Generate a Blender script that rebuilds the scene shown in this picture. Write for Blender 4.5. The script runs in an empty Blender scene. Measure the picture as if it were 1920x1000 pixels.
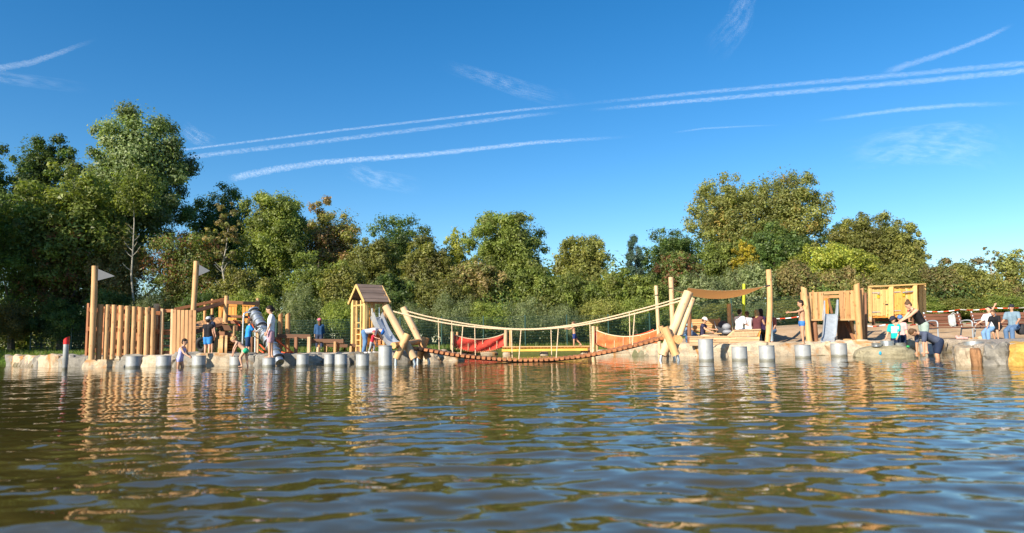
import bpy, bmesh, math, random
import numpy as np
from mathutils import Vector, Matrix, noise as mnoise

R = math.radians
SC = bpy.context.scene
COL = SC.collection

# ------------------------------------------------------------------ camera
F_PX, CAM_Z, PITCH, ROLL = 1280.0, 0.60, math.atan(140/1280.0), R(0.9)
_f = Vector((0, math.cos(PITCH), math.sin(PITCH)))
_u0 = Vector((0, -math.sin(PITCH), math.cos(PITCH)))
_rt = Vector((1, 0, 0))*math.cos(ROLL) - _u0*math.sin(ROLL)
_up = _u0*math.cos(ROLL) + Vector((1, 0, 0))*math.sin(ROLL)
CAM = Vector((0, 0, CAM_Z))
cam_d = bpy.data.cameras.new('camera')
cam_d.sensor_width = 36.0
cam_d.lens = 24.0
cam_d.clip_start, cam_d.clip_end = 0.1, 30000.0
cam_d.dof.use_dof = True
cam_d.dof.focus_distance = 23.0
cam_d.dof.aperture_fstop = 2.0
cam = bpy.data.objects.new('camera', cam_d)
M = Matrix((_rt, _up, -_f)).transposed().to_4x4()
M.translation = CAM
cam.matrix_world = M
COL.objects.link(cam)
SC.camera = cam

# ------------------------------------------------------------------ daylight
SUN_AZ, SUN_EL = R(40), R(28)          # azimuth: to the left of straight behind the camera
sun_dir = Vector((-math.sin(SUN_AZ)*math.cos(SUN_EL), -math.cos(SUN_AZ)*math.cos(SUN_EL), math.sin(SUN_EL)))
world = bpy.data.worlds.new('World')
SC.world = world
world.use_nodes = True
wn = world.node_tree.nodes
sky = wn.new('ShaderNodeTexSky')
sky.sky_type = 'NISHITA'
sky.sun_disc = False
sky.sun_elevation = SUN_EL
sky.sun_rotation = math.atan2(sun_dir.x, sun_dir.y)
sky.air_density = 1.0
sky.dust_density = 0.25
sky.ozone_density = 3.0
bg = wn['Background']
hs = wn.new('ShaderNodeHueSaturation')
hs.inputs['Saturation'].default_value = 1.36
world.node_tree.links.new(sky.outputs[0], hs.inputs['Color'])
world.node_tree.links.new(hs.outputs[0], bg.inputs[0])
bg.inputs[1].default_value = 0.092
sun_l = bpy.data.lights.new('sun', 'SUN')
sun_l.energy = 4.8
sun_l.angle = R(0.5)
sun_l.color = (1.0, 0.90, 0.755)
sun = bpy.data.objects.new('sun', sun_l)
sun.rotation_euler = sun_dir.to_track_quat('Z', 'Y').to_euler()
sun.location = sun_dir*60
COL.objects.link(sun)
SC.view_settings.view_transform = 'Standard'
SC.view_settings.look = 'None'
SC.view_settings.exposure = 0.9
SC.view_settings.gamma = 1.0
SC.view_settings.use_curve_mapping = False
SC.cycles.max_bounces = 8
SC.cycles.diffuse_bounces = 4
SC.cycles.glossy_bounces = 3
SC.cycles.transparent_max_bounces = 12
SC.cycles.sample_clamp_indirect = 6.0

# ------------------------------------------------------------------ measuring helpers
def ray(px, py):
    return _f + _rt*((px-960)/F_PX) - _up*((py-500)/F_PX)
def at(px, py, Y):
    d = ray(px, py)
    return CAM + d*(Y/d.y)
def hor(px):
    return 640 - math.tan(ROLL)*(px-960)
def gx(px, Y):
    return at(px, hor(px), Y).x
def sm(t, a, b):
    t = min(1, max(0, (t-a)/(b-a)))
    return t*t*(3-2*t)

# ------------------------------------------------------------------ object helpers
WM = {}
def reg(o, Mw):
    WM[o.name] = Mw.copy()
def prop(o, label=None, cat=None, group=None, kind=None):
    if label: o['label'] = label
    if cat: o['category'] = cat
    if group: o['group'] = group
    if kind: o['kind'] = kind
    return o
def thing(name, label, cat, loc, group=None, yaw=0):
    o = bpy.data.objects.new(name, None)
    o.empty_display_size = 0.1
    COL.objects.link(o)
    Mw = Matrix.Translation(Vector(loc)) @ Matrix.Rotation(yaw, 4, 'Z')
    o.matrix_basis = Mw
    reg(o, Mw)
    return prop(o, label, cat, group)
def place(name, mesh, parent=None, Mw=None, mats=None):
    o = bpy.data.objects.new(name, mesh)
    COL.objects.link(o)
    Mw = Matrix.Identity(4) if Mw is None else Mw
    if parent is not None:
        o.parent = parent
        o.matrix_basis = WM[parent.name].inverted() @ Mw
    else:
        o.matrix_basis = Mw
    reg(o, Mw)
    return o
def dup(o, parent=None, Mw=None):
    """copy of an object with copies of its children"""
    c = o.copy()
    COL.objects.link(c)
    if parent is not None:
        c.parent = parent
    if Mw is not None:
        c.matrix_basis = Mw if parent is None else WM[parent.name].inverted() @ Mw
    WM[c.name] = (WM[parent.name] if parent is not None else Matrix.Identity(4)) @ c.matrix_basis
    for ch in list(o.children):
        if ch is not c:
            dup(ch, c)
    return c

class MB:
    """collects geometry, then links it as ONE mesh object"""
    def __init__(s):
        s.v, s.f, s.m, s.uv = [], [], [], None
    def add(s, vs, fs, mi=0):
        b = len(s.v)
        s.v += [tuple(v) for v in vs]
        s.f += [tuple(i+b for i in f) for f in fs]
        s.m += [mi]*len(fs)
        return s
    def box(s, c, d, mi=0, rot=None):
        vs = []
        for x in (-.5, .5):
            for y in (-.5, .5):
                for z in (-.5, .5):
                    p = Vector((x*d[0], y*d[1], z*d[2]))
                    if rot is not None: p = rot @ p
                    vs.append(p+Vector(c))
        return s.add(vs, [(0,1,3,2),(4,6,7,5),(0,4,5,1),(2,3,7,6),(0,2,6,4),(1,5,7,3)], mi)
    def bar(s, p, q, w, d, ref=(0,1,0), mi=0):
        p, q = Vector(p), Vector(q)
        B = basis(q-p, ref)
        return s.box((p+q)/2, (w, d, (q-p).length), mi, B)
    def tube(s, pts, r, n=8, mi=0, cap=True, cmi=None, ph=0.0):
        pts = [Vector(p) for p in pts]
        rs = r if isinstance(r, (list, tuple)) else [r]*len(pts)
        rings, ref = [], None
        b = len(s.v)
        for i, p in enumerate(pts):
            t = (pts[min(i+1, len(pts)-1)] - pts[max(i-1, 0)]).normalized()
            if ref is None:
                ref = Vector((0,0,1)) if abs(t.z) < .9 else Vector((1,0,0))
            x = (ref - t*ref.dot(t)).normalized()
            ref = x
            y = t.cross(x)
            for k in range(n):
                a = 2*math.pi*k/n + ph
                s.v.append(tuple(p + x*math.cos(a)*rs[i] + y*math.sin(a)*rs[i]))
        for i in range(len(pts)-1):
            for k in range(n):
                k2 = (k+1) % n
                s.f.append((b+i*n+k, b+i*n+k2, b+(i+1)*n+k2, b+(i+1)*n+k)); s.m.append(mi)
        if cap:
            s.f.append(tuple(b+k for k in reversed(range(n)))); s.m.append(mi if cmi is None else cmi)
            e = b+(len(pts)-1)*n
            s.f.append(tuple(e+k for k in range(n))); s.m.append(mi if cmi is None else cmi)
        return s
    def lathe(s, prof, n=20, c=(0,0,0), mi=0):
        b = len(s.v)
        for (r, z) in prof:
            for k in range(n):
                a = 2*math.pi*k/n
                s.v.append((c[0]+r*math.cos(a), c[1]+r*math.sin(a), c[2]+z))
        for i in range(len(prof)-1):
            for k in range(n):
                k2 = (k+1) % n
                s.f.append((b+i*n+k, b+i*n+k2, b+(i+1)*n+k2, b+(i+1)*n+k)); s.m.append(mi)
        return s
    def ell(s, c, r, n=10, m=7, rot=None, mi=0):
        b = len(s.v)
        c = Vector(c)
        P = [Vector((0,0,-r[2]))]
        for i in range(1, m):
            th = math.pi*i/m
            for k in range(n):
                a = 2*math.pi*k/n
                P.append(Vector((r[0]*math.sin(th)*math.cos(a), r[1]*math.sin(th)*math.sin(a), -r[2]*math.cos(th))))
        P.append(Vector((0,0,r[2])))
        for p in P:
            s.v.append(tuple(c + (rot @ p if rot is not None else p)))
        for k in range(n):
            k2 = (k+1) % n
            s.f.append((b, b+1+k2, b+1+k)); s.m.append(mi)
            for i in range(m-2):
                s.f.append((b+1+i*n+k, b+1+i*n+k2, b+1+(i+1)*n+k2, b+1+(i+1)*n+k)); s.m.append(mi)
            s.f.append((b+1+(m-2)*n+k, b+1+(m-2)*n+k2, b+1+(m-1)*n)); s.m.append(mi)
        return s
    def cone(s, a, b2, ra, rb, n=10):
        """sphere-swept tapered capsule"""
        a, b2 = Vector(a), Vector(b2)
        L = (b2-a).length
        if L < 1e-5:
            return s.ell(a, (ra, ra, ra), n, 7)
        t = (b2-a)/L
        pts, rs = [], []
        for k in range(0, 4):
            g = math.pi/2*k/3.0
            pts.append(a - t*ra*math.cos(g)); rs.append(max(ra*math.sin(g), 1e-3))
        for k in range(0, 4):
            g = math.pi/2*k/3.0
            pts.append(b2 + t*rb*math.sin(g)); rs.append(max(rb*math.cos(g), 1e-3))
        return s.tube(pts, rs, n)
    def mesh(s, name, mats, smooth=True):
        me = bpy.data.meshes.new(name)
        me.from_pydata(s.v, [], s.f)
        for m in (mats if isinstance(mats, (list, tuple)) else [mats]):
            me.materials.append(m)
        if any(s.m):
            me.polygons.foreach_set('material_index', s.m)
        if smooth:
            me.polygons.foreach_set('use_smooth', [True]*len(s.f))
            try: me.set_sharp_from_angle(angle=R(42))
            except Exception: pass
        me.update()
        return me
    def build(s, name, mats, parent=None, origin=None, smooth=True):
        """vertices are in world space; the object's origin goes to `origin`"""
        o = Vector(origin) if origin is not None else (WM[parent.name].translation if parent is not None else Vector(s.v[0]))
        s.v = [tuple(Vector(v)-o) for v in s.v]
        return place(name, s.mesh(name, mats, smooth), parent, Matrix.Translation(o))

def basis(t, ref=(0,1,0)):
    t = Vector(t).normalized()
    y = Vector(ref)
    y = y - t*y.dot(t)
    if y.length < 1e-4:
        y = Vector((1,0,0)); y = y - t*y.dot(t)
    y.normalize()
    x = y.cross(t)
    return Matrix((x, y, t)).transposed()

_cache = {}
def beam(name, parent, p, q, w, d, mat, ref=(0,1,0)):
    """squared timber from p to q: w wide, d deep along ref, edges eased; local z runs with the grain"""
    p, q = Vector(p), Vector(q)
    L = (q-p).length
    key = ('beam', round(w,3), round(d,3), round(L,2), mat.name)
    if key not in _cache:
        c = min(w, d)*.12
        L2 = round(L, 2)
        o = [(-w/2+c,-d/2),(w/2-c,-d/2),(w/2,-d/2+c),(w/2,d/2-c),(w/2-c,d/2),(-w/2+c,d/2),(-w/2,d/2-c),(-w/2,-d/2+c)]
        vs = [(x,y,0) for x,y in o]+[(x,y,L2) for x,y in o]
        fs = [tuple(reversed(range(8))), tuple(range(8,16))]+[(i,(i+1)%8,8+(i+1)%8,8+i) for i in range(8)]
        _cache[key] = MB().add(vs, fs).mesh(name, mat, False)
    return place(name, _cache[key], parent, Matrix.Translation(p) @ basis(q-p, ref).to_4x4())

def log(name, parent, p, q, r, mat, end, r2=None, seed=0, bend=0.0, n=12, cut=0.0):
    """peeled round log with slightly uneven girth, saw-cut ends"""
    p, q = Vector(p), Vector(q)
    L = (q-p).length
    r2 = r if r2 is None else r2
    rnd = random.Random(seed*7+3)
    k = 6
    mb = MB()
    pts, rs = [], []
    for i in range(k+1):
        t = i/k
        pts.append((math.sin(t*math.pi)*bend + rnd.uniform(-.04,.04)*r, rnd.uniform(-.04,.04)*r, t*L))
        rs.append((r+(r2-r)*t)*rnd.uniform(.96,1.04))
    mb.tube(pts, rs, n, 0, True, 1, ph=rnd.random())
    if cut:
        for j in range(n):
            x, y, z = mb.v[k*n+j]
            mb.v[k*n+j] = (x, y, z + x*cut)
    return place(name, mb.mesh(name, [mat, end]), parent, Matrix.Translation(p) @ basis(q-p, (0,1,0)).to_4x4())

# ------------------------------------------------------------------ materials
def _new(name):
    m = bpy.data.materials.new(name)
    m.use_nodes = True
    nt = m.node_tree
    b = nt.nodes['Principled BSDF']
    return m, nt, b
def N(nt, t, **kw):
    n = nt.nodes.new(t)
    for k, v in kw.items():
        if k.startswith('i_'):
            key = k[2:]
            n.inputs[int(key) if key.isdigit() else key].default_value = v
        else:
            setattr(n, k, v)
    return n
def ramp(nt, fac, stops):
    r = nt.nodes.new('ShaderNodeValToRGB')
    e = r.color_ramp.elements
    while len(e) < len(stops): e.new(0.5)
    for el, (pos, c) in zip(e, stops):
        el.position = pos
        el.color = tuple(c)+(1,) if len(c) == 3 else c
    nt.links.new(fac, r.inputs[0])
    return r.outputs[0]
def plain(name, c, rough=.6, metal=0.0, var=.12, scale=8.0, bump=0.0, spec=.4, objvar=0.0, coord='Object'):
    m, nt, b = _new(name)
    tc = N(nt, 'ShaderNodeTexCoord')
    no = N(nt, 'ShaderNodeTexNoise'); no.inputs['Scale'].default_value = scale; no.inputs['Detail'].default_value = 5
    nt.links.new(tc.outputs[coord], no.inputs['Vector'])
    col = ramp(nt, no.outputs['Fac'], [(.3, [x*(1-var) for x in c]), (.7, [min(1,x*(1+var)) for x in c])])
    if objvar:
        oi = N(nt, 'ShaderNodeObjectInfo')
        mr = N(nt, 'ShaderNodeMapRange'); mr.inputs[3].default_value = 1-objvar; mr.inputs[4].default_value = 1+objvar
        nt.links.new(oi.outputs['Random'], mr.inputs[0])
        mx = N(nt, 'ShaderNodeVectorMath', operation='SCALE')
        nt.links.new(col, mx.inputs[0]); nt.links.new(mr.outputs[0], mx.inputs['Scale'])
        col = mx.outputs[0]
    nt.links.new(col, b.inputs['Base Color'])
    b.inputs['Roughness'].default_value = rough
    b.inputs['Metallic'].default_value = metal
    b.inputs['Specular IOR Level'].default_value = spec
    if bump:
        bp = N(nt, 'ShaderNodeBump'); bp.inputs['Strength'].default_value = bump; bp.inputs['Distance'].default_value = .02
        nt.links.new(no.outputs['Fac'], bp.inputs['Height']); nt.links.new(bp.outputs[0], b.inputs['Normal'])
    return m
def wood(name, c, var=.22, objvar=.16, knots=True, rough=.62, grain=1.0):
    m, nt, b = _new(name)
    tc = N(nt, 'ShaderNodeTexCoord')
    oi = N(nt, 'ShaderNodeObjectInfo')
    off = N(nt, 'ShaderNodeVectorMath', operation='SCALE'); off.inputs[0].default_value = (13.1, 7.7, 5.3)
    nt.links.new(oi.outputs['Random'], off.inputs['Scale'])
    ad = N(nt, 'ShaderNodeVectorMath', operation='ADD')
    nt.links.new(tc.outputs['Object'], ad.inputs[0]); nt.links.new(off.outputs[0], ad.inputs[1])
    mp = N(nt, 'ShaderNodeMapping'); mp.inputs['Scale'].default_value = (26*grain, 26*grain, 1.6)
    nt.links.new(ad.outputs[0], mp.inputs[0])
    no = N(nt, 'ShaderNodeTexNoise'); no.inputs['Scale'].default_value = 1.0; no.inputs['Detail'].default_value = 6; no.inputs['Roughness'].default_value = .62
    nt.links.new(mp.outputs[0], no.inputs['Vector'])
    col = ramp(nt, no.outputs['Fac'], [(.28, [c[0]*(1-var), c[1]*(1-var*1.25), c[2]*(1-var*1.5)]), (.5, c), (.75, [min(1, x*(1+var*.8)) for x in c])])
    big = N(nt, 'ShaderNodeTexNoise'); big.inputs['Scale'].default_value = 1.7; big.inputs['Detail'].default_value = 3
    nt.links.new(ad.outputs[0], big.inputs['Vector'])
    mr0 = N(nt, 'ShaderNodeMapRange'); mr0.inputs[1].default_value = .3; mr0.inputs[2].default_value = .7; mr0.inputs[3].default_value = .84; mr0.inputs[4].default_value = 1.12
    nt.links.new(big.outputs['Fac'], mr0.inputs[0])
    mr = N(nt, 'ShaderNodeMapRange'); mr.inputs[3].default_value = 1-objvar; mr.inputs[4].default_value = 1+objvar
    nt.links.new(oi.outputs['Random'], mr.inputs[0])
    mu = N(nt, 'ShaderNodeMath', operation='MULTIPLY')
    nt.links.new(mr0.outputs[0], mu.inputs[0]); nt.links.new(mr.outputs[0], mu.inputs[1])
    mx = N(nt, 'ShaderNodeVectorMath', operation='SCALE')
    nt.links.new(col, mx.inputs[0]); nt.links.new(mu.outputs[0], mx.inputs['Scale'])
    out = mx.outputs[0]
    if knots:
        km = N(nt, 'ShaderNodeMapping'); km.inputs['Scale'].default_value = (7, 7, 4.2)
        nt.links.new(ad.outputs[0], km.inputs[0])
        vo = N(nt, 'ShaderNodeTexVoronoi'); vo.inputs['Scale'].default_value = 1.0
        nt.links.new(km.outputs[0], vo.inputs['Vector'])
        kf = N(nt, 'ShaderNodeMapRange'); kf.inputs[1].default_value = .10; kf.inputs[2].default_value = .24; kf.inputs[3].default_value = .62; kf.inputs[4].default_value = 0
        nt.links.new(vo.outputs['Distance'], kf.inputs[0])
        km2 = N(nt, 'ShaderNodeMix', data_type='RGBA')
        nt.links.new(kf.outputs[0], km2.inputs['Factor']); nt.links.new(out, km2.inputs['A'])
        km2.inputs['B'].default_value = (c[0]*.42, c[1]*.3, c[2]*.25, 1)
        out = km2.outputs['Result']
    nt.links.new(out, b.inputs['Base Color'])
    b.inputs['Roughness'].default_value = rough
    b.inputs['Specular IOR Level'].default_value = .3
    bp = N(nt, 'ShaderNodeBump'); bp.inputs['Strength'].default_value = .35; bp.inputs['Distance'].default_value = .006
    nt.links.new(no.outputs['Fac'], bp.inputs['Height']); nt.links.new(bp.outputs[0], b.inputs['Normal'])
    return m

W_LOG = wood('peeled_larch_log', (.56, .335, .15))
W_LOGR = wood('reddish_larch_log', (.53, .285, .115))
W_END = plain('sawn_log_end', (.60, .34, .13), .7, var=.25, scale=22)
W_PALE = wood('pale_new_timber', (.60, .41, .23), knots=True)
W_PLANK = wood('planed_larch_plank', (.46, .25, .11))
W_RED = wood('red_larch_plank', (.42, .17, .07))
W_DARK = wood('dark_plank_and_shade', (.15, .075, .04), knots=False)  # dark timber; also colours the boards standing for shade under the fort
W_BROWN = wood('brown_hardwood', (.26, .12, .06), knots=False)
W_YEL = wood('yellow_spruce', (.64, .42, .16))
W_ORANGE = wood('orange_oiled_timber', (.62, .27, .05))
W_ROOF = wood('weathered_roof_board', (.20, .145, .115), knots=False)
W_BENCH = wood('bench_slat_wood', (.20, .085, .05), knots=False)
STEEL = plain('galvanised_steel', (.62, .65, .66), .38, .85, var=.10, scale=14)
STEEL_D = plain('dull_steel', (.42,.46,.49), .5, .35, var=.12, scale=9)
STEEL_S = plain('bright_slide_steel', (.66, .70, .74), .3, .75, var=.06, scale=6)
RUBBER = plain('black_rubber', (.025, .025, .027), .7, var=.2)
RED = plain('red_plastic', (.62, .02, .02), .4, var=.06)
ROPE = plain('pale_hemp_rope', (.66, .50, .31), .85, var=.3, scale=60)
REDROPE = plain('red_rope', (.70, .10, .03), .7, var=.15, scale=40)
REDNET = plain('red_net_cord', (.62, .055, .03), .7, var=.25, scale=5)
ORNET = plain('orange_net_cord', (.56,.16,.045), .7, var=.3, scale=4)
# ================================================================== POND AND GROUND
SHORE = [(-45,24),(-32,29),(-23,30.3),(-19.6,27.5),(-18.2,24.6),(-14.8,22.1),(-12.9,21.2),(-10.6,20.75),(-8.1,20.55),
         (-5.2,20.6),(-3.3,21.1),(-2.2,22.6),(-2.5,26),(-2.5,29.6),(-.8,32.4),(3.6,32.4),(4.7,28),(4.35,25),(5.3,24.1),
         (6.5,22.9),(8.3,22.2),(10.7,21.6),(12.3,21.4),(14.6,23.2),(15.4,22.4),(13.4,20),(10.9,16.4),(8.75,13.3),(9.8,13.0),
         (14,12.4),(25,11.6),(30,-14),(-50,-14)]
SH = np.array(SHORE, float)
def shore_dist(x, y):
    """signed distance to the waterline, positive on land"""
    x = np.asarray(x, float); y = np.asarray(y, float)
    dmin = np.full(x.shape, 1e9); inside = np.zeros(x.shape, bool)
    for i in range(len(SH)):
        ax, ay = SH[i]; bx, by = SH[(i+1) % len(SH)]
        ex, ey = bx-ax, by-ay
        t = np.clip(((x-ax)*ex+(y-ay)*ey)/(ex*ex+ey*ey), 0, 1)
        dmin = np.minimum(dmin, np.hypot(x-ax-t*ex, y-ay-t*ey))
        c = ((ay > y) != (by > y)) & (x < (bx-ax)*(y-ay)/((by-ay) if by != ay else 1e-9)+ax)
        inside ^= c
    return np.where(inside, -dmin, dmin)
def smn(t, a, b):
    t = np.clip((t-a)/(b-a), 0, 1)
    return t*t*(3-2*t)
def land(x, y):
    x = np.asarray(x, float); y = np.asarray(y, float)
    h = .345 + .012*np.sin(x*.9+1)*np.sin(y*.8)
    h = h + smn(y, 33, 45)*.25 + smn(-x-18, 0, 12)*.12
    r = smn(x, 6.5, 11)
    h = h + r*(.085 + .57*smn(y, 24.6, 27.6) + .15*smn(y, 27.5, 34))
    h = h + .05*np.sin(x*1.7+y*.6)*np.sin(y*1.3-x*.4)*r*smn(y, 24.5, 26)
    return h
def ground_z(x, y):
    d = float(shore_dist(x, y))
    t = min(1, max(0, (d+.30)/.42)); t = t*t*(3-2*t)
    return -.55 + (float(land(x, y))+.55)*t

xs = np.unique(np.concatenate([np.linspace(-400,-60,12), np.linspace(-60,-24,30), np.arange(-24, 22, .22), np.linspace(22,60,40), np.linspace(60,400,12)]))
ys = np.unique(np.concatenate([np.linspace(-60,-16,8), np.linspace(-16,10,40), np.arange(10, 36, .2), np.linspace(36,60,40), np.linspace(60,600,16)]))
GX, GY = np.meshgrid(xs, ys)
D = shore_dist(GX, GY)
soft = np.where((GX < -17.5), 1.3, .42)
T = np.clip((D+.30)/soft, 0, 1); T = T*T*(3-2*T)
GZ = -.55 + (land(GX, GY)+.55)*T
def grid_mesh(name, X, Y, Z):
    ny, nx = X.shape
    co = np.stack([X, Y, Z], -1).reshape(-1, 3).astype(np.float32)
    idx = np.arange(nx*ny).reshape(ny, nx)
    q = np.stack([idx[:-1,:-1], idx[:-1,1:], idx[1:,1:], idx[1:,:-1]], -1).reshape(-1, 4)
    return quad_mesh(name, co, q)
def quad_mesh(name, co, q, smooth=True):
    me = bpy.data.meshes.new(name)
    me.vertices.add(len(co)); me.vertices.foreach_set('co', np.ascontiguousarray(co, np.float32).ravel())
    me.loops.add(q.size); me.loops.foreach_set('vertex_index', np.ascontiguousarray(q, np.int32).ravel())
    me.polygons.add(len(q)); me.polygons.foreach_set('loop_start', np.arange(0, q.size, q.shape[1], dtype=np.int32))
    if smooth: me.polygons.foreach_set('use_smooth', np.ones(len(q), bool))
    me.update(calc_edges=True)
    return me
gm = grid_mesh('ground', GX, GY, GZ)
# what the ground is made of, per vertex: sand terrace, gravel path along the shore, else grass
sand = smn(GX, 5.6, 7.2)*smn(-GY, -33.5, -32.0)
grav = smn(-D, -2.2, -1.3)*smn(-GY, -25.5, -24.2)*smn(GX, -18, -17)
mud = smn(-D, -.05, .05)
at_ = gm.color_attributes.new('cover', 'FLOAT_COLOR', 'POINT')
at_.data.foreach_set('color', np.stack([sand, np.maximum(grav, 0), mud, np.ones_like(sand)], -1).astype(np.float32).ravel())
m, nt, b = _new('ground_cover')
tc = N(nt, 'ShaderNodeTexCoord')
ca = N(nt, 'ShaderNodeAttribute', attribute_name='cover')
sp = N(nt, 'ShaderNodeSeparateColor'); nt.links.new(ca.outputs['Color'], sp.inputs[0])
def nz(scale, det=6):
    n = N(nt, 'ShaderNodeTexNoise'); n.inputs['Scale'].default_value = scale; n.inputs['Detail'].default_value = det
    nt.links.new(tc.outputs['Object'], n.inputs['Vector']); return n.outputs['Fac']
n1, n2, n3 = nz(1.2), nz(9), nz(45)
grass_c = ramp(nt, n2, [(.3, (.045,.085,.014)), (.6, (.10,.16,.025)), (.8, (.17,.19,.05))])
sand_c = ramp(nt, n1, [(.3, (.33,.225,.13)), (.5, (.42,.295,.18)), (.7, (.49,.36,.235))])
grav_c = ramp(nt, n3, [(.3, (.22,.18,.14)), (.55, (.40,.34,.27)), (.75, (.55,.49,.41))])
def mixc(f, a, b_):
    n = N(nt, 'ShaderNodeMix', data_type='RGBA')
    nt.links.new(f, n.inputs['Factor']); nt.links.new(a, n.inputs['A'])
    if isinstance(b_, tuple): n.inputs['B'].default_value = b_
    else: nt.links.new(b_, n.inputs['B'])
    return n.outputs['Result']
c = mixc(sp.outputs[0], grass_c, sand_c)
c = mixc(sp.outputs[1], c, grav_c)
c = mixc(sp.outputs[2], c, (.09, .07, .03, 1))
nt.links.new(c, b.inputs['Base Color'])
b.inputs['Roughness'].default_value = .95
b.inputs['Specular IOR Level'].default_value = .1
bp = N(nt, 'ShaderNodeBump'); bp.inputs['Strength'].default_value = .6; bp.inputs['Distance'].default_value = .03
nt.links.new(n3, bp.inputs['Height']); nt.links.new(bp.outputs[0], b.inputs['Normal'])
gm.materials.append(m)
prop(place('ground', gm), 'grassy bank with a sandy terrace around the pond', kind='structure')

# ------------------------------------------------------------------ water: a rippled sheet
rw = np.random.default_rng(11)
rows = [-14., -8., -4., -1.5, 0, .7]
y = 1.2
while y < 36:
    rows.append(y); y += max(.020, .0062*y)
rows = np.array(rows)
cols = np.concatenate([np.linspace(-6,-1.06,16), np.linspace(-1,1,360), np.linspace(1.06,6,16)])
WY = np.repeat(rows[:,None], len(cols), 1)
half = np.maximum(.88*rows, 1.0)+1.5
WX = half[:,None]*cols[None,:]
WX = np.clip(WX, -60, 40)
cell = np.maximum(np.gradient(rows)[:,None]*.8, half[:,None]*2/360)
WZ = np.zeros_like(WX)
main = R(84)                                          # the breeze's heading
wl = np.exp(rw.uniform(np.log(.09), np.log(1.1), 170))
for L in wl:
    k = 2*math.pi/L
    th = main + rw.normal()*.62
    slope = .0086*(1.0 if L > .25 else .8)*(1.0 if L < .5 else .55)
    fade = np.clip((L/cell-2.6)/3.0, 0, 1)
    ph = k*(WX*math.cos(th)+WY*math.sin(th)) + rw.uniform(0, 6.28)
    WZ += fade*slope/k*np.sin(ph)
patch = .75+.45*np.sin(WX*.31+WY*.11+1.0)*np.sin(WY*.37-WX*.13+.4)
WZ *= np.clip(patch, .4, 1.3)*np.clip((np.abs(cols)[None,:] < 1.03), 0, 1)
wm = grid_mesh('water', WX, WY, WZ)
m, nt, b = _new('murky_pond_water')
b.inputs['Base Color'].default_value = (.060, .046, .010, 1)
b.inputs['Roughness'].default_value = .025
b.inputs['IOR'].default_value = 1.333
b.inputs['Specular IOR Level'].default_value = .5
tc = N(nt, 'ShaderNodeTexCoord')
mp = N(nt, 'ShaderNodeMapping'); mp.inputs['Scale'].default_value = (.8, 1.15, 1); mp.inputs['Rotation'].default_value = (0,0,R(8))
nt.links.new(tc.outputs['Object'], mp.inputs[0])
no = N(nt, 'ShaderNodeTexNoise'); no.inputs['Scale'].default_value = 3.6; no.inputs['Detail'].default_value = 2.2; no.inputs['Roughness'].default_value = .45
nt.links.new(mp.outputs[0], no.inputs['Vector'])
bp = N(nt, 'ShaderNodeBump'); bp.inputs['Strength'].default_value = .5; bp.inputs['Distance'].default_value = .022
nt.links.new(no.outputs['Fac'], bp.inputs['Height']); nt.links.new(bp.outputs[0], b.inputs['Normal'])
bc = N(nt, 'ShaderNodeTexNoise'); bc.inputs['Scale'].default_value = .25
nt.links.new(tc.outputs['Object'], bc.inputs['Vector'])
nt.links.new(ramp(nt, bc.outputs['Fac'], [(.35, (.050,.040,.009)), (.65, (.075,.056,.014))]), b.inputs['Base Color'])
wm.materials.append(m)
prop(place('water', wm), 'rippled brownish green pond water', kind='structure')

# ================================================================== CONTRAILS
def cloud_mat(name, sx, sy, thr, soft, dens):
    m, nt, b = _new(name)
    nt.nodes.remove(b)
    out = nt.nodes['Material Output']
    uv = N(nt, 'ShaderNodeUVMap', uv_map='UVMap')
    sx_ = N(nt, 'ShaderNodeSeparateXYZ'); nt.links.new(uv.outputs[0], sx_.inputs[0])
    mp = N(nt, 'ShaderNodeMapping'); mp.inputs['Scale'].default_value = (sx, sy, 1)
    nt.links.new(uv.outputs[0], mp.inputs[0])
    no = N(nt, 'ShaderNodeTexNoise'); no.inputs['Scale'].default_value = 1; no.inputs['Detail'].default_value = 7; no.inputs['Roughness'].default_value = .62; no.inputs['Distortion'].default_value = .4
    nt.links.new(mp.outputs[0], no.inputs['Vector'])
    a = N(nt, 'ShaderNodeMapRange'); a.inputs[1].default_value = thr; a.inputs[2].default_value = thr+soft
    nt.links.new(no.outputs['Fac'], a.inputs[0])
    at_ = N(nt, 'ShaderNodeAttribute', attribute_name='dens')
    mu = N(nt, 'ShaderNodeMath', operation='MULTIPLY'); nt.links.new(a.outputs[0], mu.inputs[0]); nt.links.new(at_.outputs['Fac'], mu.inputs[1])
    mu2 = N(nt, 'ShaderNodeMath', operation='MULTIPLY'); nt.links.new(mu.outputs[0], mu2.inputs[0]); mu2.inputs[1].default_value = dens
    di = N(nt, 'ShaderNodeBsdfDiffuse'); di.inputs[0].default_value = (.9,.9,.9,1)
    tl = N(nt, 'ShaderNodeBsdfTranslucent'); tl.inputs[0].default_value = (.9,.9,.9,1)
    ad = N(nt, 'ShaderNodeAddShader'); nt.links.new(di.outputs[0], ad.inputs[0]); nt.links.new(tl.outputs[0], ad.inputs[1])
    tr = N(nt, 'ShaderNodeBsdfTransparent')
    mx = N(nt, 'ShaderNodeMixShader')
    nt.links.new(mu2.outputs[0], mx.inputs[0]); nt.links.new(tr.outputs[0], mx.inputs[1]); nt.links.new(ad.outputs[0], mx.inputs[2])
    nt.links.new(mx.outputs[0], out.inputs['Surface'])
    return m
CT = cloud_mat('contrail_ice_cloud', 40, 3.0, .34, .46, .15)
CI = cloud_mat('cirrus_wisp', 2.2, 6.0, .42, .40, .13)
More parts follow.
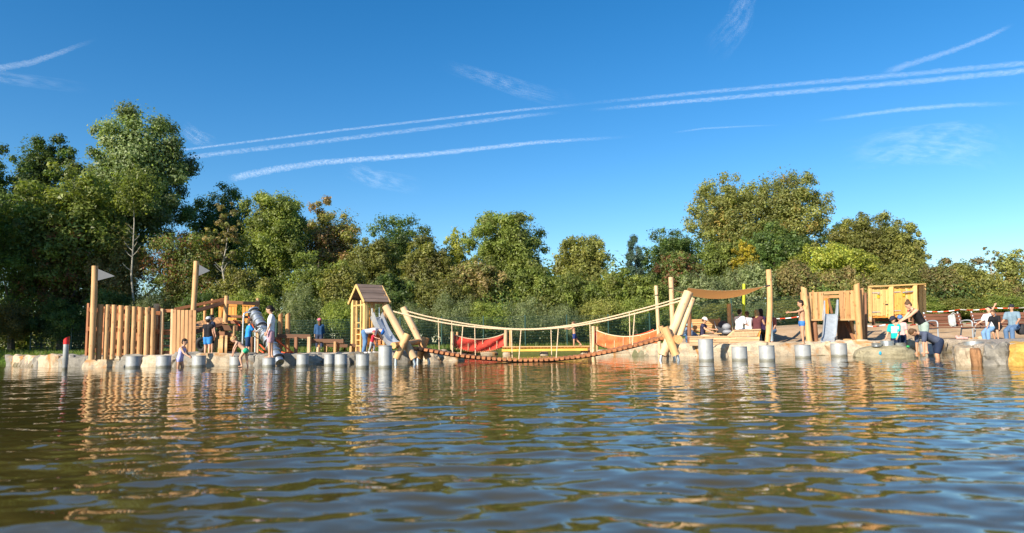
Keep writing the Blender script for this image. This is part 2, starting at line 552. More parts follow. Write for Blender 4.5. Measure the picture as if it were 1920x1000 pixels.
def contrail(name, label, pts, w, mat, dens=1.0, Y=5200.0, cat='contrail', group=None, ends=(.12,.12), tuft=0.0, seed=0):
    """a long lens-section sheet of ice cloud, high and far"""
    rnd = np.random.default_rng(seed+5)
    P = [at(px, py, Y+i*60) for i, (px, py) in enumerate(pts)]
    S = []
    for i in range(len(P)-1):
        for k in range(24):
            S.append(P[i].lerp(P[i+1], k/24.0))
    S.append(P[-1])
    n, mcol = len(S), 12
    s_px = Y/F_PX
    vs, uv, de = [], [], []
    ang = 0
    for i, p in enumerate(S):
        t = (S[min(i+1,n-1)]-S[max(i-1,0)]).normalized()
        side = t.cross(Vector((0,1,0))).normalized()
        u = i/(n-1)
        wi = (w[0]+(w[1]-w[0])*u if isinstance(w, tuple) else w)*(.80 if cat == 'contrail' else 1)
        fade = sm(u, 0, ends[0]+1e-4)*sm(1-u, 0, ends[1]+1e-4)
        for j in range(mcol):
            a = 2*math.pi*j/mcol
            wob = 1+tuft*rnd.uniform(-1,1)
            vs.append(p + side*(math.cos(a)*wi*s_px*.5*wob) + Vector((0,1,0))*(math.sin(a)*wi*s_px*.18))
            uv.append((u*len(P), (math.cos(a)+1)/2))
            de.append(dens*fade*(abs(math.sin(a))**1.2))
    fs = []
    for i in range(n-1):
        for j in range(mcol):
            j2 = (j+1) % mcol
            fs.append((i*mcol+j, i*mcol+j2, (i+1)*mcol+j2, (i+1)*mcol+j))
    o = P[len(P)//2]
    me = bpy.data.meshes.new(name)
    me.from_pydata([tuple(v-o) for v in vs], [], fs)
    ul = me.uv_layers.new(name='UVMap')
    L = np.zeros(len(me.loops), np.int32); me.loops.foreach_get('vertex_index', L)
    ul.data.foreach_set('uv', np.array(uv, np.float32)[L].ravel())
    a_ = me.attributes.new('dens', 'FLOAT', 'POINT'); a_.data.foreach_set('value', np.array(de, np.float32))
    me.polygons.foreach_set('use_smooth', [True]*len(fs))
    me.materials.append(mat)
    return prop(place(name, me, None, Matrix.Translation(o)), label, cat, group)
contrail('contrail', 'thin sharp white contrail, upper of the parallel pair right of the tallest left tree', [(330,283),(650,243),(960,208),(1130,192)], (6,8), CT, .95, ends=(.02,.35), seed=1)
contrail('contrail', 'soft tufted contrail just below the thin one beside the tallest left tree', [(345,296),(650,260),(980,218),(1060,210)], (13,9), CT, .8, ends=(.02,.4), tuft=.25, seed=2)
contrail('contrail', 'upper of two long parallel tufted contrails at the upper right', [(1060,198),(1280,177),(1500,157),(1720,138),(1980,113)], (8,16), CT, .8, ends=(.25,.0), tuft=.3, seed=3)
contrail('contrail', 'lower, brighter of two long parallel tufted contrails at the upper right', [(1090,208),(1280,191),(1500,172),(1720,153),(1980,127)], (9,17), CT, 1.0, ends=(.2,.0), tuft=.3, seed=4)
contrail('contrail', 'thickest bright white contrail rising just above the middle treetops', [(425,336),(520,317),(600,305),(800,290),(1000,268),(1200,255)], (20,8), CT, 1.35, ends=(.06,.25), tuft=.25, seed=5)
contrail('contrail', 'thin short contrail above the pale right-hand poplars', [(1255,250),(1320,241),(1400,237),(1480,234)], (5,4), CT, .7, ends=(.3,.5), seed=6)
contrail('contrail', 'ragged contrail at the right, lowest of those above the fan-shaped cirrus', [(1520,229),(1620,215),(1690,206),(1800,197),(1930,194)], (8,13), CT, 1.1, ends=(.3,.35), tuft=.4, seed=7)
contrail('contrail', 'broken diagonal contrail climbing to the top right corner', [(1650,140),(1700,122),(1740,110),(1800,90),(1850,70),(1905,44)], (17,11), CT, .9, ends=(.15,.2), tuft=.4, seed=8)
contrail('contrail', 'short thick contrail in the upper left corner of the sky', [(-40,134),(0,128),(60,117),(110,100),(185,72)], (20,12), CT, 1.0, ends=(.0,.35), tuft=.3, seed=9)
contrail('cirrus_cloud', 'wide fan-shaped wispy cirrus at the right under the contrails', [(1560,300),(1680,275),(1800,268),(1900,282)], (60,110), CI, .9, cat='cloud', ends=(.4,.4), seed=10)
contrail('cirrus_cloud', 'small bright wisp of cirrus beside the tallest left tree', [(335,240),(370,258),(410,268)], (44,20), CI, 1.3, cat='cloud', ends=(.4,.5), seed=11)
contrail('cirrus_cloud', 'faint slanting cirrus streak high in the middle of the sky', [(820,120),(900,142),(980,168),(1090,195)], (26,46), CI, .7, cat='cloud', ends=(.4,.5), seed=12)
contrail('cirrus_cloud', 'faint wisp of cirrus below the thickest contrail over the middle trees', [(640,312),(700,335),(800,352)], (40,40), CI, .8, cat='cloud', ends=(.4,.5), seed=13)
contrail('cirrus_cloud', 'faint vertical cirrus streak at the top edge right of centre', [(1400,-20),(1385,40),(1330,110)], (46,70), CI, .55, cat='cloud', ends=(.1,.6), seed=14)
contrail('cirrus_cloud', 'faint cirrus streak below the short thick contrail in the upper left', [(-60,138),(40,150),(180,168)], (30,26), CI, .6, cat='cloud', ends=(.1,.6), seed=15)
# ================================================================== VEGETATION
def leaf_mat():
    m, nt, b = _new('leaves')
    ca = N(nt, 'ShaderNodeAttribute', attribute_name='leaf')
    oi = N(nt, 'ShaderNodeObjectInfo')
    mr = N(nt, 'ShaderNodeMapRange'); mr.inputs[3].default_value = .86; mr.inputs[4].default_value = 1.14
    nt.links.new(oi.outputs['Random'], mr.inputs[0])
    sc = N(nt, 'ShaderNodeVectorMath', operation='SCALE')
    nt.links.new(ca.outputs['Color'], sc.inputs[0]); nt.links.new(mr.outputs[0], sc.inputs['Scale'])
    nt.links.new(sc.outputs[0], b.inputs['Base Color'])
    b.inputs['Roughness'].default_value = .48
    b.inputs['Specular IOR Level'].default_value = .35
    tl = N(nt, 'ShaderNodeBsdfTranslucent')
    hs = N(nt, 'ShaderNodeMix', data_type='RGBA', blend_type='MULTIPLY'); hs.inputs['Factor'].default_value = 1
    nt.links.new(sc.outputs[0], hs.inputs['A']); hs.inputs['B'].default_value = (1.3,1.35,.55,1)
    nt.links.new(hs.outputs['Result'], tl.inputs[0])
    mx = N(nt, 'ShaderNodeMixShader'); mx.inputs[0].default_value = .45
    out = nt.nodes['Material Output']
    nt.links.new(b.outputs[0], mx.inputs[1]); nt.links.new(tl.outputs[0], mx.inputs[2]); nt.links.new(mx.outputs[0], out.inputs['Surface'])
    return m
LEAF = leaf_mat()
BARK = plain('grey_brown_bark', (.15,.115,.085), .9, var=.35, scale=12, bump=.6)
BARK_P = plain('pale_bark', (.33,.30,.24), .85, var=.3, scale=9, bump=.4)

def leaf_mesh(name, lobes, n, size, cols, rng, aspect=.5, up=.35, out=1.0):
    """leaf-sized faces spread through overlapping clumps; lobes rows = cx cy cz rx ry rz"""
    Lb = np.asarray(lobes, float)
    n, size = n*2, size*.74
    w = Lb[:,3]*Lb[:,4]+Lb[:,3]*Lb[:,5]
    idx = rng.choice(len(Lb), n, p=w/w.sum())
    d = rng.normal(size=(n,3)); d /= np.linalg.norm(d, axis=1)[:,None]
    rad = np.abs(rng.normal(size=n))*.34+.36*rng.random(n)**.5+.12
    rad = np.minimum(rad, 1.0+.12*rng.random(n)**3)
    pos = Lb[idx,:3]+d*Lb[idx,3:6]*rad[:,None]
    nr = d*out+rng.normal(size=(n,3))*.42+np.array([0,0,up])
    nr /= np.linalg.norm(nr, axis=1)[:,None]
    t = np.cross(nr, rng.normal(size=(n,3))); t /= np.linalg.norm(t, axis=1)[:,None]
    bt = np.cross(nr, t)
    s = size*rng.uniform(.6, 1.35, n)
    tt, bb = t*s[:,None]*.5, bt*s[:,None]*.5*aspect
    fold = nr*s[:,None]*.10
    V = np.stack([pos+tt, pos-tt*.7+bb+fold, pos-tt*.7-bb+fold], 1).reshape(-1,3)
    q = np.arange(3*n).reshape(n,3)
    me = quad_mesh(name, V, q, smooth=False)
    cols = np.asarray(cols, float)
    wts = cols[:,3]/cols[:,3].sum()
    lc = rng.choice(len(cols), len(Lb), p=wts)
    own = rng.choice(len(cols), n, p=wts)
    pick = np.where(rng.random(n) < .6, lc[idx], own)
    c = cols[pick,:3]*(1+.20*rng.normal(size=len(Lb)))[idx,None].clip(.55,1.5)*rng.uniform(.72,1.28,(n,1))
    c = np.clip(c*1.9+np.array([.016,.013,.012]), .004, .6)
    cc = np.concatenate([np.repeat(c, 3, 0), np.ones((3*n,1))], 1).astype(np.float32)
    a = me.color_attributes.new('leaf', 'FLOAT_COLOR', 'POINT'); a.data.foreach_set('color', cc.ravel())
    me.materials.append(LEAF)
    return me
# leaf colours (linear) with a weight
G_DARK = [(.038,.066,.015,3),(.055,.088,.017,2),(.08,.11,.02,1)]
G_MID = [(.075,.098,.018,3),(.10,.125,.022,2),(.135,.15,.035,1)]
G_SILV = [(.075,.105,.035,3),(.11,.14,.055,2),(.16,.18,.09,1.2),(.05,.08,.02,1)]
G_OLIVE = [(.092,.10,.022,3),(.125,.13,.03,2),(.155,.145,.035,1)]
G_WIL = [(.085,.105,.042,3),(.12,.14,.06,2),(.15,.165,.08,1)]
G_YEL = [(.15,.165,.022,3),(.20,.20,.03,2),(.10,.13,.02,1)]
G_POP = [(.125,.135,.032,3),(.155,.16,.048,2),(.095,.11,.03,1.5),(.17,.125,.03,.5)]
G_AUT = [(.115,.12,.026,3),(.20,.115,.05,1),(.22,.15,.075,.8),(.165,.15,.04,2)]
G_RED = [(.070,.095,.020,3),(.13,.055,.025,1.2),(.10,.10,.025,1.5)]
G_BRN = [(.12,.10,.035,2),(.10,.11,.03,2),(.16,.12,.05,1)]
G_GOLD = [(.22,.17,.012,3),(.16,.15,.02,2)]
G_CON = [(.035,.065,.042,3),(.05,.08,.055,1.5)]
G_NEARB = [(.09,.118,.020,3),(.12,.145,.026,2),(.15,.16,.035,1)]

def crown_lobes(kind, W, H, rng, n=None):
    """clumps in a crown W wide, H high, base at z=0"""
    L = []
    a, c = W/2, H/2
    if kind == 'conifer':
        for k in range(44):
            z = rng.random()**.8
            r = a*(1-z)*.95+.08*a
            th = rng.uniform(0, 6.28)
            rr = r*rng.uniform(.35,.95)
            L.append((math.cos(th)*rr, math.sin(th)*rr, z*H*.97, max(.15*a,.3*r+.1), max(.15*a,.3*r+.1), H*.045))
        return L
    n = n or {'round':150, 'airy':190, 'shrub':70, 'upright':70, 'sparse':50, 'irregular':120}[kind]
    if kind in ('round', 'irregular', 'airy', 'shrub', 'upright'):                            # the body of the crown between the clumps
        for k in range(7 if kind == 'airy' else 9):
            q = .55 if kind != 'irregular' else .50
            L.append((rng.uniform(-.36,.36)*a, rng.uniform(-.36,.36)*a, c*(1+rng.uniform(-.38,.36)), q*a*.9, q*a*.9, q*c*.9))
    for k in range(n):
        d = rng.normal(size=3); d /= np.linalg.norm(d)
        if kind == 'round':
            e = .86*rng.random()**.36; s = rng.uniform(.10,.21)
        elif kind == 'irregular':
            e = .80*rng.random()**.40; s = rng.uniform(.10,.24)
        elif kind == 'airy':
            e = .86*rng.random()**.38; s = rng.uniform(.10,.19)
        elif kind == 'sparse':
            e = .88*rng.random()**.35; s = rng.uniform(.10,.2)
        elif kind == 'shrub':
            d[2] = abs(d[2])*1.1-.35; e = .85*rng.random()**.36; s = rng.uniform(.12,.22)
        else:
            d[2] = abs(d[2])*1.2-.4; e = .86*rng.random()**.36; s = rng.uniform(.10,.18)
        x, y = d[0]*e*a, d[1]*e*a*.9
        z = c + d[2]*e*c
        if kind in ('round','airy','irregular') and z < c*.7:      # narrower towards the bottom
            x *= .8; y *= .8
        rz = s*min(a,c)*(1.9 if kind == 'upright' else rng.uniform(.75,1.05))
        r = s*min(a, c*1.3)
        z = min(max(z, rz*.6), H-rz*.9)
        L.append((x, y, z, r*rng.uniform(.85,1.2), r*rng.uniform(.85,1.2), rz))
    return L

def trunk_mesh(name, H, crown0, W, rng, mat, r0=None, limbs=7):
    mb = MB()
    r0 = r0 or max(.05, H*.018)
    pts, rs = [], []
    jx, jy = rng.uniform(-.04,.04)*H, rng.uniform(-.04,.04)*H
    for i in range(7):
        t = i/6
        pts.append(Vector((jx*t*t+rng.normal()*.006*H, jy*t*t+rng.normal()*.006*H, -.25+t*(H*.8+.25)))); rs.append(r0*(1-t)**.8+.012)
    mb.tube(pts, rs, 7)
    for k in range(limbs):
        t = rng.uniform(max(.12, crown0/H*.8), .8)
        i = t*6; b0 = pts[int(i)].lerp(pts[min(6,int(i)+1)], i-int(i))
        th = rng.uniform(0, 6.28)
        L = W*.5*rng.uniform(.5,.9)*(1.15-t)
        q1 = b0+Vector((math.cos(th)*L*.5, math.sin(th)*L*.5, L*.35)); q2 = b0+Vector((math.cos(th)*L, math.sin(th)*L, L*.9))
        r = r0*(1-t)*.55+.012
        mb.tube([b0, q1, q2], [r, r*.7, .01], 5)
    return mb.mesh(name, mat)

TREE_N = [0]
def tree(px, top, wpx, Y, kind, cols, label, name='tree', cat='tree', n=9000, size=.23, crown=.8, group=None, bark=None, aspect=.55, zg=None, show_trunk=True, X=None, H=None, W=None):
    TREE_N[0] += 1
    rng = np.random.default_rng(1000+TREE_N[0])
    X = gx(px, Y) if X is None else X
    zg = float(land(X, Y)) if zg is None else zg
    H = at(px, top, Y).z-zg if H is None else H
    W = wpx*1.10*Y/F_PX if W is None else W
    t = thing(name, label, cat, (X, Y, zg), group)
    Hc = H*crown
    lob = crown_lobes(kind, W, Hc, rng)
    lob = [(x, y, z+H-Hc, a, b_, c_) for x, y, z, a, b_, c_ in lob]
    place('crown', leaf_mesh('crown', lob, int(n*1.8), size*.96, cols, rng, aspect), t, Matrix.Translation((X, Y, zg)))
    if show_trunk:
        place('trunk', trunk_mesh('trunk', H, H-Hc, W, rng, bark or BARK, r0=(.06 if bark is not None and Y < 36 else None), limbs=(16 if kind == 'sparse' else 8)), t, Matrix.Translation((X, Y, zg)))
    return t

# ---- the tall row behind
tree(-20, 235, 120, 37, 'irregular', G_DARK, 'dark tree cut off by the left edge of the picture', n=9000)
tree(72, 206, 116, 41.5, 'irregular', G_DARK, 'tall dark ragged tree just left of the tallest tree', n=13000)
tree(238, 184, 226, 41, 'round', G_SILV, 'tallest, broad grey-green tree on the left side', n=26000, size=.27, crown=.74, bark=BARK_P)
tree(243, 300, 90, 35.4, 'airy', G_MID, 'slim tree with a bare white trunk in front of the tallest tree', n=1000, crown=.34, bark=BARK_P)
tree(405, 318, 140, 46, 'round', G_DARK, 'dark round-topped tree right of the tallest tree', n=11000)
tree(415, 366, 70, 35.6, 'sparse', G_BRN, 'half-bare grey branching tree in front of the dark round-topped one', n=500, bark=BARK_P, crown=.5)
tree(508, 328, 160, 41, 'irregular', G_MID, 'green leafy tree standing right of the half-bare tree', n=14000)
tree(612, 348, 140, 44, 'irregular', G_AUT, 'tree turning orange and pink behind the ship-shaped playground', n=12000)
tree(748, 388, 150, 46, 'round', G_DARK, 'dark green round tree above the roof of the slide house', n=10000)
tree(700, 430, 120, 41, 'irregular', G_OLIVE, 'olive tree left of the dark round one over the slide house', n=8000)
tree(805, 425, 120, 40, 'irregular', G_OLIVE, 'yellowing olive tree right of the dark round one over the slide house', n=9000)
tree(858, 408, 60, 48, 'airy', G_YEL, 'small pale yellow treetop peeping up in the middle of the treeline', n=2500)
tree(950, 374, 165, 44, 'round', G_MID, 'big domed green tree in the middle of the treeline', n=16000)
tree(892, 470, 120, 39, 'irregular', G_BRN, 'brownish tree at the left foot of the domed middle tree', n=7000)
tree(1000, 480, 120, 39.5, 'irregular', G_MID, 'green tree in front of the right side of the domed middle tree', n=8000)
tree(1094, 424, 130, 43, 'irregular', G_OLIVE, 'olive green tree right of the domed middle tree', n=11000)
tree(1194, 432, 84, 45, 'conifer', G_CON, 'blue-green conifer, the only fir in the treeline', name='conifer_tree', n=9000, size=.2, crown=.95, aspect=.3)
tree(1266, 406, 130, 49, 'round', G_DARK, 'dark round tree between the conifer and the pale poplars', n=9000)
tree(1275, 458, 100, 41, 'irregular', G_RED, 'tree with reddening top right of the conifer', n=7000)
tree(1376, 308, 158, 50, 'airy', G_POP, 'left half of the pair of tall pale yellow-green poplars', n=9500, size=.26, crown=.72, bark=BARK_P)
tree(1490, 304, 178, 50, 'airy', G_POP, 'right half of the pair of tall pale yellow-green poplars', n=12500, size=.26, crown=.72, bark=BARK_P)
tree(1462, 408, 150, 44, 'round', G_DARK, 'dark tree in front of the trunks of the pale poplars', n=10000)
tree(1355, 440, 90, 44, 'irregular', G_MID, 'green tree left below the tall pale poplars', n=6000)
tree(1404, 440, 60, 42.5, 'airy', G_GOLD, 'small golden yellow tree below the tall pale poplars', n=1800)
tree(1586, 402, 90, 48, 'irregular', G_DARK, 'dark tree filling the gap right of the tall pale poplars', n=6000)
tree(1642, 386, 150, 46, 'round', G_OLIVE, 'broad dark olive tree above the yellow locker hut', n=12000)
tree(1712, 398, 96, 45, 'irregular', G_OLIVE, 'olive tree stepping down to the right above the yellow locker hut', n=8000)
tree(1565, 447, 190, 42, 'round', G_YEL, 'wide bright yellow-green tree above the wooden slide fort on the right', n=12000)
tree(1800, 470, 130, 44, 'sparse', G_BRN, 'thin half-bare tree above the right-hand bench', n=2600)
tree(1868, 455, 50, 45, 'sparse', G_BRN, 'spindly almost bare tree near the right edge of the picture', n=350, bark=BARK_P)
tree(1912, 458, 70, 43, 'airy', G_POP, 'thin yellowing tree at the right edge of the picture', n=1600)
# ---- middle storey
MIDS = [
 (20, 330, 170, 35.5, 'irregular', G_DARK, 'dark understorey tree at the far left edge'),
 (120, 380, 170, 36, 'irregular', G_RED, 'dark shaded bush below the tall ragged tree on the left'),
 (200, 398, 130, 36.5, 'upright', G_BRN, 'brownish bush left of the white bare trunk'),
 (338, 398, 190, 37, 'irregular', G_RED, 'large bush with red berries behind the second flagpole'),
 (455, 470, 150, 36.5, 'shrub', G_OLIVE, 'olive bush behind the ramp of the wooden ship'),
 (590, 450, 150, 37.5, 'irregular', G_MID, 'green bush behind the water channels'),
 (648, 470, 110, 37, 'upright', G_OLIVE, 'olive bush left of the slide house'),
 (740, 500, 110, 37, 'irregular', G_DARK, 'dark green bush right behind the slide house roof'),
 (830, 500, 130, 37.5, 'irregular', G_OLIVE, 'olive bush above the left red net bridge'),
 (1080, 500, 130, 38, 'irregular', G_MID, 'green bush above the running child on the beam'),
 (1165, 485, 110, 38, 'irregular', G_NEARB, 'fresh green bush below the conifer'),
 (1215, 500, 100, 37.5, 'irregular', G_MID, 'green bush behind the left post of the shade sail'),
 (1320, 500, 120, 38, 'upright', G_WIL, 'grey-green bush behind the shade sail'),
 (1410, 480, 120, 38.5, 'upright', G_WIL, 'grey-green bush behind the yellow-green pole'),
 (1495, 475, 110, 38.5, 'upright', G_BRN, 'brownish upright bush behind the curved sail post'),
 (1590, 490, 130, 39, 'upright', G_BRN, 'brownish bush between the slide fort and the locker hut'),
 (1680, 485, 130, 39.5, 'upright', G_OLIVE, 'olive bush right behind the locker hut'),
 (1765, 480, 110, 39.5, 'upright', G_BRN, 'brownish twiggy bush behind the empty bench'),
 (1812, 478, 110, 39.8, 'upright', G_OLIVE, 'olive bush above the gap between the two dark benches'),
 (1840, 500, 120, 40, 'upright', G_OLIVE, 'olive twiggy bush behind the three people on the bench'),
 (1930, 520, 110, 39, 'upright', G_BRN, 'twiggy bush cut off by the right edge of the picture'),
]
for (px, top, w, Y, k, c, lab) in MIDS:
    tree(px, top, w, Y, k, c, lab, name='bush', cat='bush', n=int(4600+w*14), size=.2, crown=.93, show_trunk=True)
# ---- front row of low bushes: a few crowns reused at other sizes
rngp = np.random.default_rng(77)
PROTO = {}
for nm, k, c, asp in (('willow', 'upright', G_WIL, .34), ('green', 'shrub', G_NEARB, .5), ('olive', 'shrub', G_OLIVE, .5), ('dark', 'shrub', G_DARK, .5), ('gold', 'shrub', [(.12,.085,.015,2),(.06,.06,.015,2)], .5)):
    PROTO[nm] = [leaf_mesh('foliage', crown_lobes(k, 3.2, 2.6, rngp), 9500, .115, c, rngp, asp) for _ in range(2 if nm != 'gold' else 1)]
def bush(px, top, wpx, Y, kind, label, i=0, group=None):
    X = gx(px, Y); zg = float(land(X, Y))
    H = at(px, top, Y).z-zg; W = wpx*Y/F_PX
    t = thing('bush', label, 'bush', (X, Y, zg), group)
    o = place('foliage', PROTO[kind][i % len(PROTO[kind])], t, Matrix.Translation((X, Y, zg)))
    o.matrix_basis = Matrix.Rotation(i*1.9, 4, 'Z') @ Matrix.Diagonal((W/3.2, W/3.2, H/2.6, 1))
    return t
BUSHES = [
 (12, 545, 130, 33.5, 'gold', 'yellowing bush in the shade at the left edge'),
 (110, 545, 130, 34.5, 'dark', 'dark bush left of the wooden log palisade'),
 (205, 520, 130, 35, 'dark', 'dark bush behind the palisade and first pennant'),
 (285, 530, 120, 34.8, 'willow', 'grey bush between the two pennant poles'),
 (380, 520, 130, 35.2, 'dark', 'dark bush behind the second pennant pole'),
 (470, 520, 140, 35, 'green', 'green bush behind the railing of the wooden ship'),
 (560, 515, 140, 35.5, 'willow', 'grey-green willow bush behind the two cut posts'),
 (640, 540, 110, 35.2, 'green', 'green bush behind the pink-capped walker'),
 (700, 515, 120, 35.5, 'willow', 'grey-green willow bush behind the slide house'),
 (775, 555, 110, 35.2, 'willow', 'willow bush behind the far leaning log'),
 (845, 535, 130, 35.5, 'willow', 'willow bush behind the left red net bridge'),
 (915, 545, 120, 35.6, 'green', 'green bush right of the left red net bridge'),
 (985, 545, 130, 35.8, 'willow', 'willow bush in the middle behind the low beam'),
 (1055, 560, 110, 35.6, 'willow', 'willow bush behind the running child'),
 (1125, 545, 120, 36, 'olive', 'olive bush behind the right end of the low beam'),
 (1195, 540, 120, 36, 'green', 'green bush behind the right red net bridge'),
 (1280, 555, 110, 36.5, 'green', 'green bush left under the shade sail'),
 (1345, 560, 110, 36.5, 'olive', 'olive bush behind the slatted bench and pushchair'),
 (1420, 560, 110, 36.5, 'willow', 'grey-green bush behind the seated group'),
 (1490, 550, 110, 36.5, 'olive', 'olive bush behind the boy in blue trunks'),
 (1560, 555, 120, 37, 'green', 'green bush behind the slide of the right fort'),
 (1640, 560, 130, 37.5, 'olive', 'olive bush hidden mostly by the locker hut'),
 (1730, 545, 120, 37.5, 'green', 'green bush right of the locker hut'),
 (1800, 550, 130, 37.5, 'olive', 'olive bush behind the barrier tape and grey bag'),
 (1880, 545, 130, 38, 'green', 'green bush behind the seated man in the dark cap'),
]
for i, (px, top, w, Y, k, lab) in enumerate(BUSHES):
    bush(px, top, w, Y, k, lab, i)
# ---- the wood goes on: undergrowth and farther trees that read as one mass
def mass(name, n, x0, x1, y0, y1, z0, z1, r, leaves, size, cols, label, seed, zfun=None):
    rng = np.random.default_rng(seed)
    L = []
    for k in range(n):
        x = rng.uniform(x0, x1); y = rng.uniform(y0, y1)
        z = rng.uniform(z0, z1)*(zfun(x) if zfun else 1)
        s = r*rng.uniform(.7,1.4)
        L.append((x, y, z, s, s, s*.9))
    o = place(name, leaf_mesh(name, L, leaves, size, cols, rng))
    prop(o, label, kind='stuff')
mass('undergrowth', 420, -42, 44, 37.5, 41, .2, 3.0, 1.1, 90000, .25, G_OLIVE+G_DARK, 'tangled undergrowth between the bushes and trees', 5)
mass('far_woodland', 300, -50, 52, 50, 60, .4, 5.0, 2.0, 40000, .5, G_DARK+G_MID, 'farther woodland closing the gaps in the treeline', 6, zfun=lambda x: 1.15-.55*sm(x, 18, 26) - .0*x)
# ---- trees of the same belt going on beyond the left edge (their shade falls on the left of the belt)
for (X, Y, H, W, lab) in ((-28, 30.5, 11, 8, 'tall shaded tree of the belt beyond the left edge, nearest the trees in view'), (-31, 25, 14, 10, 'tall tree of the belt beyond the left edge by the pond corner'), (-35, 34, 15, 10, 'tall tree of the belt beyond the left edge, farthest back'), (-24, 36.5, 11, 7, 'tree of the belt just outside the left edge')):
    tree(0, 0, 0, Y, 'round', G_MID, lab, n=8000, size=.32, crown=.85, X=X, H=H, W=W)
# ---- grass blades on the banks
rg = np.random.default_rng(3)
n = 26000
gxs = np.concatenate([rg.uniform(-26,-13,n//2), rg.uniform(-13,6,n//2)]); gys = np.concatenate([rg.uniform(24,36,n//2), rg.uniform(23,36,n//2)])
dd = shore_dist(gxs, gys)
ok = (dd > .12) & ~((dd < 2.0) & (gys < 25) & (gxs > -18))
gxs, gys = gxs[ok], gys[ok]
gz = land(gxs, gys)-np.where(shore_dist(gxs,gys) < .9, .12, .03)
hh = rg.uniform(.06,.22,len(gxs)); th = rg.uniform(0,6.28,len(gxs)); wv = .018
P0 = np.stack([gxs, gys, gz], 1); T_ = np.stack([np.cos(th), np.sin(th), 0*th], 1)*wv
TIP = P0+np.stack([rg.normal(size=len(gxs))*.05, rg.normal(size=len(gxs))*.05, hh], 1)
V = np.stack([P0-T_, P0+T_, TIP+T_*.2, TIP-T_*.2], 1).reshape(-1,3)
me = quad_mesh('grass', V, np.arange(len(V)).reshape(-1,4), False)
cc = np.array([(.10,.17,.022),(.14,.20,.03),(.20,.20,.06)])[rg.integers(0,3,len(gxs))]
a = me.color_attributes.new('leaf', 'FLOAT_COLOR', 'POINT')
a.data.foreach_set('color', np.concatenate([np.repeat(cc,4,0), np.ones((len(V),1))],1).astype(np.float32).ravel())
me.materials.append(LEAF)
prop(place('grass', me), 'short green grass on the far bank', kind='stuff')
# ================================================================== STONE EDGING
def stone_mat(name, c1, c2, c3):
    m, nt, b = _new(name)
    tc = N(nt, 'ShaderNodeTexCoord'); oi = N(nt, 'ShaderNodeObjectInfo')
    off = N(nt, 'ShaderNodeVectorMath', operation='SCALE'); off.inputs[0].default_value = (31, 17, 23)
    nt.links.new(oi.outputs['Random'], off.inputs['Scale'])
    ad = N(nt, 'ShaderNodeVectorMath', operation='ADD'); nt.links.new(tc.outputs['Object'], ad.inputs[0]); nt.links.new(off.outputs[0], ad.inputs[1])
    def nz(s, d=6, dist=0):
        n = N(nt, 'ShaderNodeTexNoise'); n.inputs['Scale'].default_value = s; n.inputs['Detail'].default_value = d; n.inputs['Distortion'].default_value = dist
        nt.links.new(ad.outputs[0], n.inputs['Vector']); return n.outputs['Fac']
    a, r, f = nz(4.5), nz(2.2, 4, .8), nz(26, 8)
    base = ramp(nt, a, [(.32, c2), (.5, c1), (.72, [min(1, x*1.15) for x in c1])])
    rf = N(nt, 'ShaderNodeMapRange'); rf.inputs[1].default_value = .54; rf.inputs[2].default_value = .68; nt.links.new(r, rf.inputs[0])
    mx = N(nt, 'ShaderNodeMix', data_type='RGBA'); nt.links.new(rf.outputs[0], mx.inputs['Factor']); nt.links.new(base, mx.inputs['A']); mx.inputs['B'].default_value = tuple(c3)+(1,)
    mr = N(nt, 'ShaderNodeMapRange'); mr.inputs[3].default_value = .78; mr.inputs[4].default_value = 1.12; nt.links.new(oi.outputs['Random'], mr.inputs[0])
    f2 = N(nt, 'ShaderNodeMapRange'); f2.inputs[1].default_value = .3; f2.inputs[2].default_value = .7; f2.inputs[3].default_value = .8; f2.inputs[4].default_value = 1.1; nt.links.new(f, f2.inputs[0])
    mu = N(nt, 'ShaderNodeMath', operation='MULTIPLY'); nt.links.new(mr.outputs[0], mu.inputs[0]); nt.links.new(f2.outputs[0], mu.inputs[1])
    sc = N(nt, 'ShaderNodeVectorMath', operation='SCALE'); nt.links.new(mx.outputs['Result'], sc.inputs[0]); nt.links.new(mu.outputs[0], sc.inputs['Scale'])
    nt.links.new(sc.outputs[0], b.inputs['Base Color']); b.inputs['Roughness'].default_value = .85; b.inputs['Specular IOR Level'].default_value = .25
    bp = N(nt, 'ShaderNodeBump'); bp.inputs['Strength'].default_value = .8; bp.inputs['Distance'].default_value = .03
    nt.links.new(a, bp.inputs['Height'])
    bp2 = N(nt, 'ShaderNodeBump'); bp2.inputs['Strength'].default_value = .6; bp2.inputs['Distance'].default_value = .008
    nt.links.new(f, bp2.inputs['Height']); nt.links.new(bp.outputs[0], bp2.inputs['Normal']); nt.links.new(bp2.outputs[0], b.inputs['Normal'])
    return m
ST_PALE = stone_mat('pale_limestone', (.48,.39,.27), (.31,.26,.19), (.40,.20,.07))
ST_GREY = stone_mat('grey_sandstone', (.27,.25,.21), (.16,.15,.13), (.28,.19,.10))
ST_OLIVE = stone_mat('olive_grey_boulder', (.30,.265,.17), (.21,.185,.12), (.36,.31,.2))
ST_OCHRE = stone_mat('ochre_sandstone', (.58,.34,.08), (.44,.24,.06), (.62,.42,.15))
ST_RUST = stone_mat('rust_brown_stone', (.27,.14,.065), (.15,.08,.045), (.46,.28,.12))
